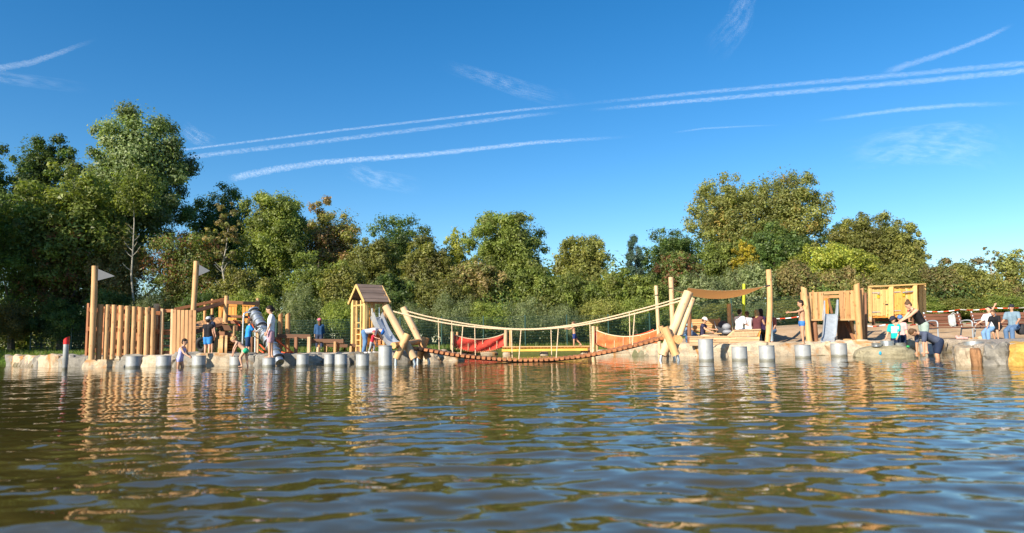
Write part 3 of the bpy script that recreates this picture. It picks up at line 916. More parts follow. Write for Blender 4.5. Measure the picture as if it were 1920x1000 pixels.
def rock_mesh(name, d, seed, mat, n=3, rough=.16, pw=4.5, flat_top=False):
    """quarried block: a rounded box with chipped, uneven faces"""
    bm = bmesh.new()
    bmesh.ops.create_cube(bm, size=2)
    bmesh.ops.subdivide_edges(bm, edges=bm.edges[:], cuts=n, use_grid_fill=True)
    o = Vector((seed*3.7, seed*1.3, seed*2.1))
    for v in bm.verts:
        p = v.co
        r = (abs(p.x)**pw+abs(p.y)**pw+abs(p.z)**pw)**(1/pw)
        p = p/max(r, 1e-6)
        k = 1 + rough*mnoise.noise(p*1.3+o)*1.4 + rough*.6*mnoise.noise(p*3.1+o*2)
        z = p.z*(k if not (flat_top and p.z > .5) else 1)
        v.co = Vector((p.x*k*d[0]/2, p.y*k*d[1]/2, z*d[2]/2))
    me = bpy.data.meshes.new(name)
    bm.to_mesh(me); bm.free()
    me.materials.append(mat)
    return me
def edging(label, pts, hgt, seed, mats, lw=(.6, 1.35), dep=.6, name='stone_edging', zt=None):
    rnd = random.Random(seed)
    P = [Vector((x, y, 0)) for x, y in pts]
    t = thing(name, label, 'stone edging', P[len(P)//2])
    tot = sum((P[i+1]-P[i]).length for i in range(len(P)-1))
    s = 0
    k = 0
    while s < tot:
        w = rnd.uniform(*lw)
        u = s+w/2; acc = 0
        for i in range(len(P)-1):
            L = (P[i+1]-P[i]).length
            if acc+L >= u or i == len(P)-2:
                c = P[i].lerp(P[i+1], min(1, (u-acc)/L)); a = (P[i+1]-P[i]); break
            acc += L
        ang = math.atan2(a.y, a.x)+rnd.uniform(-.08,.08)
        h = hgt*rnd.uniform(.9, 1.08)+.4
        d = dep*rnd.uniform(.85,1.2)
        me = rock_mesh('stone', (w*1.13, d, h), seed*10+k, rnd.choice(mats), 5, .17, 8)
        nrm = Vector((-math.sin(ang), math.cos(ang), 0))
        c = c + nrm*(d*.36+rnd.uniform(-.06,.06)); c.z = h/2-.4+rnd.uniform(-.015,.015)
        place('stone', me, t, Matrix.Translation(c) @ Matrix.Rotation(ang, 4, 'Z') @ Matrix.Rotation(rnd.uniform(-.03,.03), 4, 'Y'))
        s += w; k += 1
    return t
edging('pale rough-hewn stone edging under the wooden ship on the left shore', [(-18.2,24.7),(-14.8,22.1),(-12.9,21.2),(-10.6,20.75),(-8.0,20.5)], .36, 1, [ST_PALE,ST_PALE,ST_PALE,ST_GREY])
edging('greyer stone edging with gaps from the water screw to the slide house', [(-7.7,20.5),(-5.2,20.6),(-3.3,21.1),(-2.2,22.6)], .31, 2, [ST_GREY,ST_GREY,ST_PALE], lw=(.4,.8))
edging('long pale cream stone edging along the right shore', [(4.3,25.3),(5.3,24.1),(6.5,22.9),(8.3,22.2),(10.7,21.6),(12.4,21.4)], .40, 3, [ST_PALE], lw=(.6,1.4), dep=.7)
edging('pale stone edging behind the bending woman on the right', [(12.5,21.5),(14.6,23.3),(16.5,23.4)], .46, 4, [ST_PALE], lw=(.6,1.2), dep=.7)
for (px, Y, w, h, lab) in ((870, 29.4, 1.1, .16, 'flat pale stone at the waterline below the left red net bridge'), (905, 31.5, 1.3, .14, 'flat pale stone at the waterline between left net bridge and beam'), (1175, 26.3, 2.4, .24, 'long low pale stone below the right red net bridge'), (835, 26.5, 1.0, .22, 'grey stone on the shore behind the left end of the rope bridge')):
    c = Vector((gx(px, Y), Y, h/2-.06))
    prop(place('stone_block', rock_mesh('stone_block', (w, .6, h+.12), int(px), ST_PALE, 3, .14, 5), None, Matrix.Translation(c)), lab, 'stone')
# boulders
def boulder(px, py0, py1, w, Y, dep, mat, lab, seed, n=6, rough=.2, pw=3.2, yaw=0, zb=-.3, name='boulder', ft=False):
    zt = at(px, py0, Y).z
    wm_ = w*Y/F_PX
    x_ = gx(px, Y); L_ = math.hypot(x_, Y)
    c = Vector((x_*(1+dep/2/L_), Y*(1+dep/2/L_), (zt+zb)/2))
    return prop(place(name, rock_mesh(name, (wm_, dep, zt-zb), seed, mat, n, rough, pw, ft), None, Matrix.Translation(c) @ Matrix.Rotation(yaw-math.atan2(x_, Y), 4, 'Z')), lab, 'boulder')
boulder(1660, 647.5, 672, 104, 18.6, 1.3, ST_OLIVE, 'flat-topped olive grey boulder in the water carrying steel basins', 5, 8, .12, 2.8, 0, -.35, ft=True)
boulder(1806, 649, 686, 34, 13.3, 1.3, ST_PALE, 'pale cream boulder left of the rust-brown stone', 6, 7, .10, 7)
boulder(1826, 653, 688, 19, 13.12, .6, ST_RUST, 'rust-brown stone wedged between pale cream boulders', 7, 6, .10, 5)
boulder(1843, 648, 688, 22, 13.25, 1.0, ST_PALE, 'narrow pale boulder between the rust-brown and grey ones', 16, 6, .12, 6, yaw=.2)
boulder(1871, 644, 688, 42, 13.0, 1.1, ST_GREY, 'grey jagged boulder left of the ochre block', 8, 8, .20, 6, yaw=-.15)
boulder(1920, 643, 690, 58, 12.8, 1.3, ST_OCHRE, 'bright ochre yellow stone block at the right edge', 9, 7, .09, 7)
boulder(1880, 641.5, 660, 170, 15.2, 2.6, ST_PALE, 'wide pale rock slab behind the grey and ochre boulders', 10, 7, .10, 6)
boulder(585, 664, 690, 40, 20.0, .6, ST_GREY, 'grey striped rounded boulder between two left stumps', 11, 6, .22, 2.6)
boulder(810, 664, 684, 44, 21.2, .7, ST_PALE, 'rounded pale boulder under the left end of the rope bridge', 12, 6, .22, 3)
boulder(845, 662, 680, 50, 22.3, .7, ST_PALE, 'low pale boulder below the sagging bridge planks', 13, 6, .22, 3)

# ================================================================== STEPPING STUMPS
def stump(px, pt, pb, w, Y, label):
    r = w*Y/F_PX/2
    zt = at(px, pt, Y).z
    x = gx(px, Y)
    t = thing('steel_stump', label, 'stepping stump', (x, Y, 0), 'round steel stepping stumps standing in the water')
    Mt = Matrix.Translation((x, Y, 0))
    mb = MB(); mb.lathe([(r,-.45),(r,zt-.035),(r*.985,zt-.025),(r*1.012,zt-.02),(r*1.012,zt),(r*.95,zt),(r*.95,zt-.01)], 28)
    place('steel_casing', mb.mesh('steel_casing', STEEL_C), t, Mt)
    mb = MB(); mb.lathe([(r*.948,zt-.02),(r*.94,zt-.006),(r*.6,zt+.004),(.001,zt+.005)], 28)
    place('stump_top', mb.mesh('stump_top', STUMP_TOP), t, Mt)
    mb = MB(); zz = .055
    mb.lathe([(r*1.0,zz-.008),(r*1.016,zz-.006),(r*1.016,zz+.006),(r*1.0,zz+.008)], 28)
    place('weld_ring', mb.mesh('weld_ring', STEEL_C), t, Mt)
    return t
STEEL_C = plain('brushed_steel_casing', (.36,.37,.36), .6, .25, var=.16, scale=5, bump=.05)
_nt = STEEL_C.node_tree; _b = _nt.nodes['Principled BSDF']; _l = _b.inputs['Base Color'].links[0].from_socket
_tc = N(_nt, 'ShaderNodeTexCoord'); _sx = N(_nt, 'ShaderNodeSeparateXYZ'); _nt.links.new(_tc.outputs['Object'], _sx.inputs[0])
_no = N(_nt, 'ShaderNodeTexNoise'); _no.inputs['Scale'].default_value = 9; _nt.links.new(_tc.outputs['Object'], _no.inputs['Vector'])
_ma = N(_nt, 'ShaderNodeMath', operation='MULTIPLY_ADD'); _nt.links.new(_no.outputs['Fac'], _ma.inputs[0]); _ma.inputs[1].default_value = -.09; _nt.links.new(_sx.outputs['Z'], _ma.inputs[2])
_mr = N(_nt, 'ShaderNodeMapRange'); _mr.inputs[1].default_value = -.01; _mr.inputs[2].default_value = .035; _mr.inputs[3].default_value = .75; _mr.inputs[4].default_value = 0
_nt.links.new(_ma.outputs[0], _mr.inputs[0])
_mx = N(_nt, 'ShaderNodeMix', data_type='RGBA'); _nt.links.new(_mr.outputs[0], _mx.inputs['Factor']); _nt.links.new(_l, _mx.inputs['A']); _mx.inputs['B'].default_value = (.13,.12,.07,1)
_nt.links.new(_mx.outputs['Result'], _b.inputs['Base Color'])
STUMP_TOP = plain('grey_rubber_top', (.34,.33,.31), .85, var=.15, scale=20)
for a in ((251,668,690,25,19.8,'leftmost steel stump, in front of the log palisade'),
          (308,667,689,26,19.7,'steel stump just left of the child in lavender'),
          (374,667,688,24,19.7,'steel stump just right of the child in lavender, below the capped boy'),
          (443,667,687,22,19.3,'steel stump the blond toddler leans on'),
          (505,671,686,23,18.9,'steel stump the girl in the white shirt stands on'),
          (568,664,687,22,18.8,'steel stump right of the foot of the water screw'),
          (618,664,686,19,18.9,'narrow steel stump, left one of the close pair'),
          (640,664,687,23,18.3,'steel stump, right one of the close pair'),
          (680,664,690,24,16.9,'steel stump in front of the bending adult'),
          (722.5,648,690,25,16.7,'tall steel stump in front of the slide, left of the crossed logs'),
          (1322.5,636,677,27,18.0,'tallest steel stump on the right, before the timber terrace'),
          (1385,650,676,28,18.0,'steel stump right of the tallest one on the right'),
          (1436,648,677,28,17.4,'steel stump in front of the curved sail post'),
          (1503.5,647,671,28,19.3,'steel stump the boy in blue trunks stands on'),
          (1737,645,669,26,19.6,'pale steel stump half hidden behind the bending bather'),
          (1571,644,668,28,20.2,'steel stump in front of the right-hand slide')):
    stump(*a)
# ---- marker post in the water
x0, Y0 = gx(124, 19.6), 19.6
t = thing('marker_post', 'steel marker post with slanted red cap standing in the water at the left', 'marker post', (x0, Y0, 0))
zt = at(125, 645, Y0).z; r = 9.5*Y0/F_PX/2
MB().lathe([(r*.9,-.5),(r*.9,.14),(r,.15),(r,zt)], 18, (x0,Y0,0)).build('steel_tube', STEEL_C, t)
mb = MB(); mb.tube([(x0,Y0,zt-.01),(x0,Y0,zt+.05),(x0,Y0,at(125,632,Y0).z)], [r*1.06,r*1.06,r*1.03], 18)
for i in range(len(mb.v)):
    v = mb.v[i]
    if v[2] > zt+.1: mb.v[i] = (v[0], v[1], zt+.1+(v[0]-x0+r)*.75)
mb.build('red_cap', RED, t)
# ================================================================== WOODEN SHIP (LEFT FORT)
GL = .345
def gp(px, Y, z=None):
    """point standing on the ground at distance Y"""
    x = gx(px, Y)
    return Vector((x, Y, ground_z(x, Y) if z is None else z))
ship = thing('play_ship', 'wooden ship-shaped play structure with log palisade and two pennant poles', 'play structure', gp(300, 22, GL))
def zat(px, py, Y): return at(px, py, Y).z
def vlog(px0, py0, px1, py1, Y, wpx, mat=W_LOG, name='log_post', parent=None, r2=None, seed=0, zb=None, dY=0, cut=0, bend=0):
    """upright log from pixel foot (px1,py1) to pixel top (px0,py0) at distance Y"""
    q = at(px0, py0, Y+dY); p = at(px1, py1, Y)
    if zb is not None: p.z = zb
    r = wpx*Y/F_PX/2
    return log(name, parent or ship, p, q, r, mat, W_END, r2, seed, bend, 12, cut)
def yp(px): return 20.6+(px-170)/135.0*.9                   # the palisade recedes to the right
pl = vlog(178, 499, 172, 667, 20.55, 10.5, W_LOG, 'flagpole', seed=1, zb=GL-.1, bend=.01)
for i, (px, top) in enumerate(((187.5,571),(200.5,571.5),(213,572),(226,573),(238.5,574),(251,575),(263,576),(275.5,577),(287,578))):
    vlog(px+1.6-i*.06, top, px-2.6+i*.1, 667, yp(px), 9.8-(i%3)*.4, W_LOG if i % 3 else W_LOGR, 'palisade_log', seed=10+i, zb=GL-.1)
def rail(pa, pb, Ya, Yb, w, d, mat=W_RED, name='rail', parent=None, ref=(0,1,0)):
    return beam(name, parent or ship, at(pa[0], pa[1], Ya), at(pb[0], pb[1], Yb), w, d, mat, ref)
for (y0, y1) in ((583,588),(619,622),(659,660)):
    rail((165,y0-2),(304,y1), 20.85, yp(300)+.25, .13, .06, W_RED, 'palisade_rail')
for px in (166,):
    beam('corner_board', ship, at(162.5, 667, 20.9), at(167, 569, 20.9), .07, .10, W_RED)
for i, px in enumerate((194,206.5,219.5,232,257,281,292,298)):
    beam('back_board', ship, at(px-2, 666, yp(px)+.55), at(px+1, 575, yp(px)+.55), .11, .03, W_RED)
vlog(293.5, 570, 290, 667, 22.0, 10, W_PALE, 'log_post', seed=21)
beam('frame_post', ship, at(302, 667, 21.55), at(304.5, 579, 21.55), .085, .085, W_PALE)
beam('frame_post', ship, at(321.5, 667, 21.6), at(323.5, 580, 21.6), .075, .085, W_PALE)
rail((304,583),(323,583), 21.6, 21.65, .10, .05, W_RED)
for y in (619.5, 634.5, 648.5, 661):
    rail((303,y),(322,y), 21.75, 21.8, .05 if y != 661 else .1, .22, W_BROWN if y > 625 else W_RED, 'shelf_board')
rail((303,625),(322,625), 21.7, 21.75, .10, .03, W_RED, 'shelf_board')
for i in range(6):
    px = 327+i*7.4
    beam('wall_plank', ship, at(px-.6, 667, 21.55+.02*i), at(px+.6, 581+i*.25, 21.55+.02*i), .118, .045, W_PLANK)
vlog(368.5, 490, 362.5, 584, 21.9, 9.6, W_LOG, 'flagpole', seed=33)
vlog(362.5, 584, 360, 667, 21.95, 9.0, W_LOGR, 'log_post', seed=34)
PEN = plain('grey_pennant_sheet', (.075,.085,.10), .5, var=.06)
def pennant(a, b, c, Y):
    P = [at(*q, Y) for q in (a, b, c)]
    mb = MB()
    th = Vector((0, .006, 0))
    mb.add([p-th for p in P]+[p+th for p in P], [(0,1,2),(5,4,3),(0,3,4,1),(1,4,5,2),(2,5,3,0)])
    mb.build('pennant', PEN, ship, smooth=False)
pennant((184,504.5),(183,526.5),(215.5,518), 20.55)
pennant((373.5,496.5),(372.5,517.5),(394,508), 21.9)
# ramp with handrails up to the bridge deck
rail((328,580.5),(421,561.5), 23.2, 24.4, .10, .06, W_RED, 'handrail')
rail((364,584),(421,568), 22.0, 23.2, .13, .07, W_BROWN, 'handrail')
for i in range(9):
    t = i/8.0
    a = at(368+t*50, 618-t*14, 22.2+t*1.0); b2 = at(364+t*46, 606-t*10, 23.3+t*1.0)
    beam('ramp_plank', ship, a, b2, .17, .04, W_PLANK, (0,0,1))
rail((367,623),(421,607), 22.15, 23.15, .12, .06, W_BROWN, 'ramp_beam')
# the tower deck
DY = 23.2
vlog(425.5, 555, 421.5, 612, DY, 8.6, W_LOG, 'log_post', seed=40)
vlog(423, 612, 420.5, 662, DY+.02, 8.2, W_LOGR, 'log_post', seed=41)
vlog(483, 559.5, 480.5, 662, DY+.3, 7.4, W_LOG, 'log_post', seed=42)
for (px, t_, b_) in ((384.5,566,640),(398.5,561,640),(416,560,640)):
    vlog(px, t_, px-2, b_, DY+1.3, 5.0, W_LOGR, 'log_post', seed=int(px))
rail((426,567),(487,570), DY-.06, DY+.2, .115, .05, W_BROWN, 'handrail')
rail((425,593),(468,595), DY-.06, DY+.15, .085, .05, W_BROWN, 'guard_rail')
for (a, b_) in ((413,6),(419.5,6),(431,5),(437,6),(442,4),(457,5),(463,5),(469,4),(474,5)):
    beam('guard_board', ship, at(a-.5, 606, DY+1.25), at(a+.3, 571, DY+1.25), b_*DY/F_PX, .03, W_ORANGE)
rail((411,572),(445,573), DY+1.2, DY+1.25, .10, .04, W_ORANGE, 'guard_rail')
rail((454,572),(478,573), DY+1.2, DY+1.25, .06, .04, W_ORANGE, 'guard_rail')
for i in range(6):
    rail((404+i*.4,606-i*1.0),(456+i*.4,608-i*1.0), DY-.1+i*.24, DY+.1+i*.24, .225, .04, W_PLANK, 'deck_plank', ref=(0,0,1))
rail((408,614.5),(455,616), DY-.2, DY, .19, .06, W_DARK, 'deck_beam')
rail((427,604),(452,605), DY-.12, DY-.1, .10, .05, W_BROWN, 'deck_beam')
rail((400,625.5),(440,628), DY-.35, DY-.3, .16, .07, W_BROWN, 'deck_beam')
vlog(430, 632, 428, 664, DY-.3, 7, W_LOG, 'log_post', seed=51)
vlog(405, 628, 403, 662, DY-.25, 6, W_LOG, 'log_post', seed=52)
vlog(439, 612, 438, 640, DY-.3, 6, W_LOG, 'log_post', seed=53)
vlog(473, 632, 472, 664, DY-.2, 6, W_BROWN, 'log_post', seed=54)
vlog(481, 640, 480, 664, DY-.4, 5, W_BROWN, 'log_post', seed=55)
# red climbing ropes
for (a, b_) in (((437,600),(447,611)),((440,599.5),(450,611)),((466,594),(476,615))):
    mb = MB(); mb.tube([at(*a, DY-.2), at((a[0]+b_[0])/2+.4, (a[1]+b_[1])/2+.6, DY-.2), at(*b_, DY-.2)], .018, 6); mb.build('climbing_rope', REDROPE, ship)
# ---- water-wheel stair: orange steps between two curved cheeks
SY = 20.9
wheel = thing('water_steps', 'orange water cascade of stacked steps between round-edged cheek boards', 'water cascade', gp(432, SY, .1))
for i in range(9):
    y = 633+i*5.4
    a, b_ = at(426, y, SY+.5-i*.055), at(440, y, SY+.5-i*.055)
    beam('step_board', wheel, a, b_, .035, .13, W_ORANGE, (0,1,0))
    beam('step_riser', wheel, at(426.2, y+2.7, SY+.55-i*.055), at(439.8, y+2.7, SY+.55-i*.055), .05, .02, W_RED, (0,1,0))
for (px, w) in ((423.5, 4.4), (414.5, 6.5)):
    mb = MB()
    n = 12
    z0, z1 = zat(px, 676, SY), zat(px, 629, SY)
    x0_ = gx(px, SY); hw = w*SY/F_PX/2
    prof = []
    for k in range(n+1):
        t_ = k/n
        prof.append((SY-.05-.34*math.sin(math.pi*t_)**.7, z0+(z1-z0)*t_))
    kx = x0_/SY
    vs = [(x0_-hw+(yy-SY)*kx, yy, z) for off, yl in ((0,0),(1,0),(0,1),(1,1)) for yy, z in ((((SY+.42) if yl else y), z) for y, z in prof)]
    vs = [(v[0]+(2*hw if (i//(n+1)) % 2 else 0), v[1], v[2]) for i, v in enumerate(vs)]
    m_ = n+1
    fs = []
    for k in range(n):
        fs += [(k, k+m_, k+m_+1, k+1), (k+2*m_, k, k+1, k+1+2*m_), (k+m_, k+3*m_, k+1+3*m_, k+1+m_)]
    mb.add(vs, fs); mb.build('cheek_board', W_LOG if w < 5 else W_LOGR, wheel)
beam('side_post', wheel, at(412, 676, SY-.1), at(414, 636, SY-.1), .11, .11, W_LOG)
beam('steel_strap', wheel, at(417, 681, SY-.25), at(417.5, 660, SY-.25), .05, .02, STEEL_D)
beam('side_post', wheel, at(441, 676, SY+.1), at(441.5, 632, SY+.3), .05, .1, W_RED)
# ---- archimedes screw
sc_ = thing('water_screw', 'ribbed steel water screw pump slanting down into the pond beside the girl', 'water screw', gp(495, 20.5, GL))
A, B_ = at(474.5, 583, 21.3), at(525, 680, 19.7)
L = (B_-A).length
Bm = basis(B_-A, (0,0,1)).to_4x4()
prof = [(.05,0)]
rr = 10.0*20.5/F_PX
k = 0
steps = 10
for i in range(steps):
    z = L*(i+.12)/steps
    big = rr*(1.16 if i % 2 else 1.1); sl = rr*.82
    prof += [(sl,z-.0),(big,z+.005),(big,z+.05),(sl,z+.055),(sl*.95,z+L/steps*.9)]
prof += [(rr*.6,L-.01),(.02,L)]
MB().lathe(prof, 22).v
mb = MB(); mb.lathe(prof, 22)
place('screw_tube', mb.mesh('screw_tube', STEEL), sc_, Matrix.Translation(A) @ Bm)
mb = MB()
for i in (0, 3, 6, 9):
    z = L*(i+.12)/steps
    mb.lathe([(rr*1.0,z+.055),(rr*1.10,z+.06),(rr*1.10,z+.085),(rr*1.0,z+.09)], 22)
place('black_band', mb.mesh('black_band', RUBBER), sc_, Matrix.Translation(A) @ Bm)
mb = MB(); mb.tube([at(454, 662, 20.9), at(455.5, 620, 20.9), at(456.5, 595, 20.9), at(457.5, 589, 20.9), at(461, 586, 20.95), at(468, 585.5, 21.1), at(474, 583, 21.3)], 2.6*20.9/F_PX/2*1.2, 10); mb.build('support_pipe', STEEL, sc_)
mb = MB(); mb.tube([at(479, 613, 20.7), at(490, 612, 20.5), at(488, 616, 20.4), at(480, 622, 20.4)], .018, 8); mb.build('crank_handle', STEEL_D, sc_)
beam('screw_post', sc_, at(483, 664, 21.1), at(484, 612, 21.1), .055, .055, W_PALE)
beam('screw_post', sc_, at(478, 664, 21.15), at(478.5, 615, 21.15), .035, .035, STEEL)
mb = MB(); mb.tube([at(476, 630, 20.9), at(481, 634, 20.7), at(492, 636, 20.5), at(499, 633, 20.4)], .014, 6); mb.build('hose', RUBBER, sc_)
# red guard ropes around the screw foot
rp = thing('rope_barrier', 'red ropes strung low between posts right of the water screw', 'rope barrier', gp(535, 21, GL))
for a, b_ in (((519,637),(548,660.5)),((519,660),(550,661)),((487,646),(503,661)),((486,656),(496,662))):
    mb = MB(); mb.tube([at(*a, 21.1), at((a[0]+b_[0])/2, (a[1]+b_[1])/2+.8, 21.1), at(*b_, 21.0)], .022, 6); mb.build('red_rope', REDROPE, rp)
beam('rope_post', rp, at(517, 664, 21.15), at(518.5, 632, 21.15), .09, .09, W_BROWN)
# ---- water channels, each on legs
def channel(label, x0, x1, yt, yb, Y, legs, mat=W_DARK, dep=.42):
    t = thing('water_channel', label, 'water channel', gp((x0+x1)/2, Y, GL), 'stepped timber water channels left of the slide house')
    h = (yb-yt)*Y/F_PX
    dy = 1.0 if x1 > x0 else 0
    rail((x0,(yt[0]+yb[0])/2) if isinstance(yt, tuple) else (x0,(yt+yb)/2), (x1,(yt+yb)/2+1.2), Y, Y+.05, h, .05, mat, 'side_board', t)
    rail((x0,(yt+yb)/2), (x1,(yt+yb)/2+.8), Y+dep, Y+dep+.05, h, .05, mat, 'side_board', t)
    a, b_ = at(x0+.3, yb-1, Y+dep/2), at(x1-.3, yb, Y+dep/2)
    beam('channel_floor', t, a, b_, dep*.9, .03, mat, (0,0,1))
    for (px, dy_, w, m_) in legs:
        Yl = Y+dy_
        p = gp(px, Yl); p.z -= .08
        q = at(px+.4, yb-2.0, Yl)
        beam('leg', t, p, q, w, w, m_)
    return t
channel('upper dark water channel, nearest the girl on the stump', 519, 582, 626.5, 634, 21.3, ((555,-.06,.095,W_BROWN),(579.5,-.05,.10,W_PALE),(524,.4,.09,W_BROWN)))
channel('middle dark water channel, one step lower than the first', 581, 644, 635.5, 643, 21.7, ((598,-.06,.06,W_PLANK),(628,-.06,.075,W_PLANK),(609,.5,.07,W_LOG),(634,.5,.07,W_BROWN)))
channel('far lower water channel crossing behind the middle one', 608, 652, 645, 651, 22.9, ((612,-.05,.06,W_LOG),(646,.4,.07,W_BROWN)))
channel('short lowest water channel beside the bending adult', 655, 676, 644.5, 651, 22.0, ((657.5,-.05,.07,W_LOG),(673,-.05,.07,W_BROWN)))
for i, (px, top, w) in enumerate(((526,589,7.5),(540,588.5,8.5))):
    o = vlog(px, top, px-1.2, 664, 21.9, w, W_LOGR, 'cut_post', parent=None, seed=60+i, cut=.7) if False else None
    t = thing('cut_post', ('left' if i == 0 else 'right')+' of two upright posts with slanted tops behind the upper water channel', 'post', gp(px, 21.9))
    vlog(px, top, px-1.2, 664, 21.9, w, W_LOGR, 'post_log', t, seed=60+i, cut=.7)
t = thing('wooden_stub', 'short pale round stub of wood on the shore behind the left stumps', 'stub', gp(596, 21.2))
vlog(596.5, 651, 596, 662, 21.2, 5.2, W_PALE, 'stub_log', t, seed=66)

# ================================================================== SLIDE HOUSE
HY = 21.6
house = thing('slide_house', 'small gabled wooden play house on posts with a steel slide', 'play house', gp(690, 22, GL))
C0 = at(684, 660, HY); C0.z = GL-.05                                # near corner
ud = Vector((math.cos(R(40)), math.sin(R(40)), 0)); vd = Vector((-math.sin(R(40)), math.cos(R(40)), 0))
LU, LV = .70, .80
def hp(u, v, z): return C0 + ud*u + vd*v + Vector((0,0,z-C0.z))
zE, zR, zD = zat(684, 561, HY), zat(690, 534, HY+.3), zat(690, 612, HY)
for (u, v) in ((0,0),(LU,0),(0,LV),(LU,LV)):
    beam('corner_post', house, hp(u, v, C0.z), hp(u, v, zE+.02), .12, .12, W_YEL if (u, v) != (LU, 0) else W_LOG, vd)
beam('gable_post', house, hp(0, .26, C0.z), hp(0, .26, zE-.02), .06, .06, W_YEL, vd)
beam('gable_post', house, hp(0, .56, C0.z), hp(0, .56, zE-.02), .06, .06, W_YEL, vd)
for z in (zat(670,605,HY), zat(670,616,HY), zat(670,627,HY), zat(670,638,HY), zat(670,649,HY)):
    beam('ladder_rung', house, hp(0, .26, z), hp(0, .56, z), .035, .05, W_YEL, vd)
beam('cross_rail', house, hp(0, .06, zat(670,572,HY)), hp(0, .74, zat(670,572,HY)), .06, .05, W_YEL, (0,0,1))
beam('eaves_beam', house, hp(.06, 0, zE-.10), hp(LU-.06, 0, zE-.10), .09, .05, W_PLANK, vd)
beam('eaves_beam', house, hp(.06, LV, zE-.05), hp(LU-.06, LV, zE-.05), .09, .05, W_PLANK, vd)
beam('eaves_beam', house, hp(LU, .06, zE-.05), hp(LU, LV-.06, zE-.05), .09, .05, W_PLANK, ud)
for i, u in enumerate((.09, .19, .52, .62)):
    beam('baluster', house, hp(u, 0, zD-.02), hp(u, 0, zE-.2), .045, .03, W_YEL, vd)
for i, u in enumerate((.12, .28, .45, .60)):
    beam('baluster', house, hp(u, LV, zD-.02), hp(u, LV, zE-.25), .06, .03, W_ORANGE, vd)
beam('guard_rail', house, hp(.06, LV, zE-.25), hp(LU-.06, LV, zE-.25), .05, .05, W_ORANGE, vd)
for i in range(6):
    u = .06+i*.116
    beam('floor_plank', house, hp(u, -.04, zD-.06), hp(u, LV+.04, zD-.06), .11, .035, W_PLANK, (0,0,1))
beam('floor_beam', house, hp(.06, 0, zD-.14), hp(LU-.06, 0, zD-.14), .11, .05, W_PLANK, vd)
for i in range(5):                                                   # orange wall under the floor
    u = .12+i*.115
    beam('wall_board', house, hp(u, LV-.06, GL+.14), hp(u, LV-.06, zD-.1), .11, .03, W_ORANGE, vd)
    beam('wall_board', house, hp(LU-.03, .12+i*.13, GL+.14), hp(LU-.03, .12+i*.13, zD-.1), .125, .03, W_RED, ud)
beam('base_rail', house, hp(.06, .02, GL+.18), hp(LU-.06, .02, GL+.18), .08, .05, W_ORANGE, vd)
# roof: boards laid lengthways on both slopes
OV, OU = .14, .10
vm = LV/2
for side in (0, 1):
    for i in range(6):
        t0 = i/6
        v0 = -OV if side == 0 else LV+OV
        a = hp(-OU, v0+(vm-v0)*(t0+.09), zE-.09+(zR-zE+.09)*(t0+.09)); b_ = hp(LU+OU, v0+(vm-v0)*(t0+.09), zE-.09+(zR-zE+.09)*(t0+.09))
        slope = (hp(0, vm, zR)-hp(0, v0, zE-.09)).normalized()
        nrm = ud.cross(slope); nrm = nrm if nrm.z > 0 else -nrm
        wd = (hp(0, vm, zR)-hp(0, v0, zE-.09)).length/6*1.08
        beam('roof_board', house, a+nrm*(.012*(i % 2)), b_+nrm*(.012*(i % 2)), wd, .028, W_ROOF, nrm)
    slo = hp(-OU-.015, -OV if side == 0 else LV+OV, zE-.11)
    beam('barge_board', house, slo, hp(-OU-.015, vm, zR-.02), .085, .03, W_YEL, ud)
    slo = hp(LU+OU+.015, -OV if side == 0 else LV+OV, zE-.11)
    beam('barge_board', house, slo, hp(LU+OU+.015, vm, zR-.02), .085, .03, W_YEL, ud)
for i in range(5):                                                   # gable boarding
    v = .10+i*.15
    h = (1-abs(v-vm)/(vm+OV))*(zR-zE+.09)
    beam('gable_board', house, hp(LU+.02, v, zE-.06), hp(LU+.02, v, zE-.11+h), .145, .025, W_ORANGE, ud)
# slide
def slide(parent, pts, wdir, w, hs, mat, name='slide_trough', lip=.03):
    """curved sheet-metal trough along pts (centre line), raised sides of height hs"""
    mb = MB()
    wd = Vector(wdir).normalized()
    n = len(pts)
    sec = []
    for i, p in enumerate(pts):
        t_ = (pts[min(i+1,n-1)]-pts[max(i-1,0)]).normalized()
        up = wd.cross(t_); up = up if up.z > 0 else -up
        h = hs[i] if isinstance(hs, list) else hs
        sec.append([p-wd*(w/2+lip)+up*h, p-wd*w/2+up*h, p-wd*w/2+up*.01, p-wd*w*.3-up*.012, p+wd*w*.3-up*.012, p+wd*w/2+up*.01, p+wd*w/2+up*h, p+wd*(w/2+lip)+up*h,
                    p+wd*(w/2+lip)-up*.05, p-wd*(w/2+lip)-up*.05])
    m_ = 10
    vs = [v for s in sec for v in s]
    fs = []
    for i in range(n-1):
        for j in range(m_):
            j2 = (j+1) % m_
            fs.append((i*m_+j, i*m_+j2, (i+1)*m_+j2, (i+1)*m_+j))
    fs += [tuple(range(m_)), tuple(reversed([(n-1)*m_+j for j in range(m_)]))]
    mb.add(vs, fs)
    return mb.build(name, mat, parent)
def curve(P, n=14):
    out = []
    P = [P[0]]+P+[P[-1]]
    for i in range(1, len(P)-2):
        for k in range(n):
            t = k/n
            a, b_, c_, d_ = P[i-1], P[i], P[i+1], P[i+2]
            out.append(.5*((2*b_)+(c_-a)*t+(2*a-5*b_+4*c_-d_)*t*t+(3*b_-a-3*c_+d_)*t**3))
    out.append(P[-2])
    return out
SP = curve([at(704, 594, 21.75), at(711, 609, 21.5), at(722, 628, 21.1), at(734, 643, 20.7), at(744, 646.5, 20.5)], 6)
slide(house, SP, (.62, .78, 0), .34, [.20-.13*i/(len(SP)-1) for i in range(len(SP))], STEEL_S, lip=.015)
for (px, py) in ((700.5,596),(714,589)):
    pass
beam('slide_grip', house, at(698, 602, 21.6), at(697.5, 578, 21.6), .03, .03, STEEL)
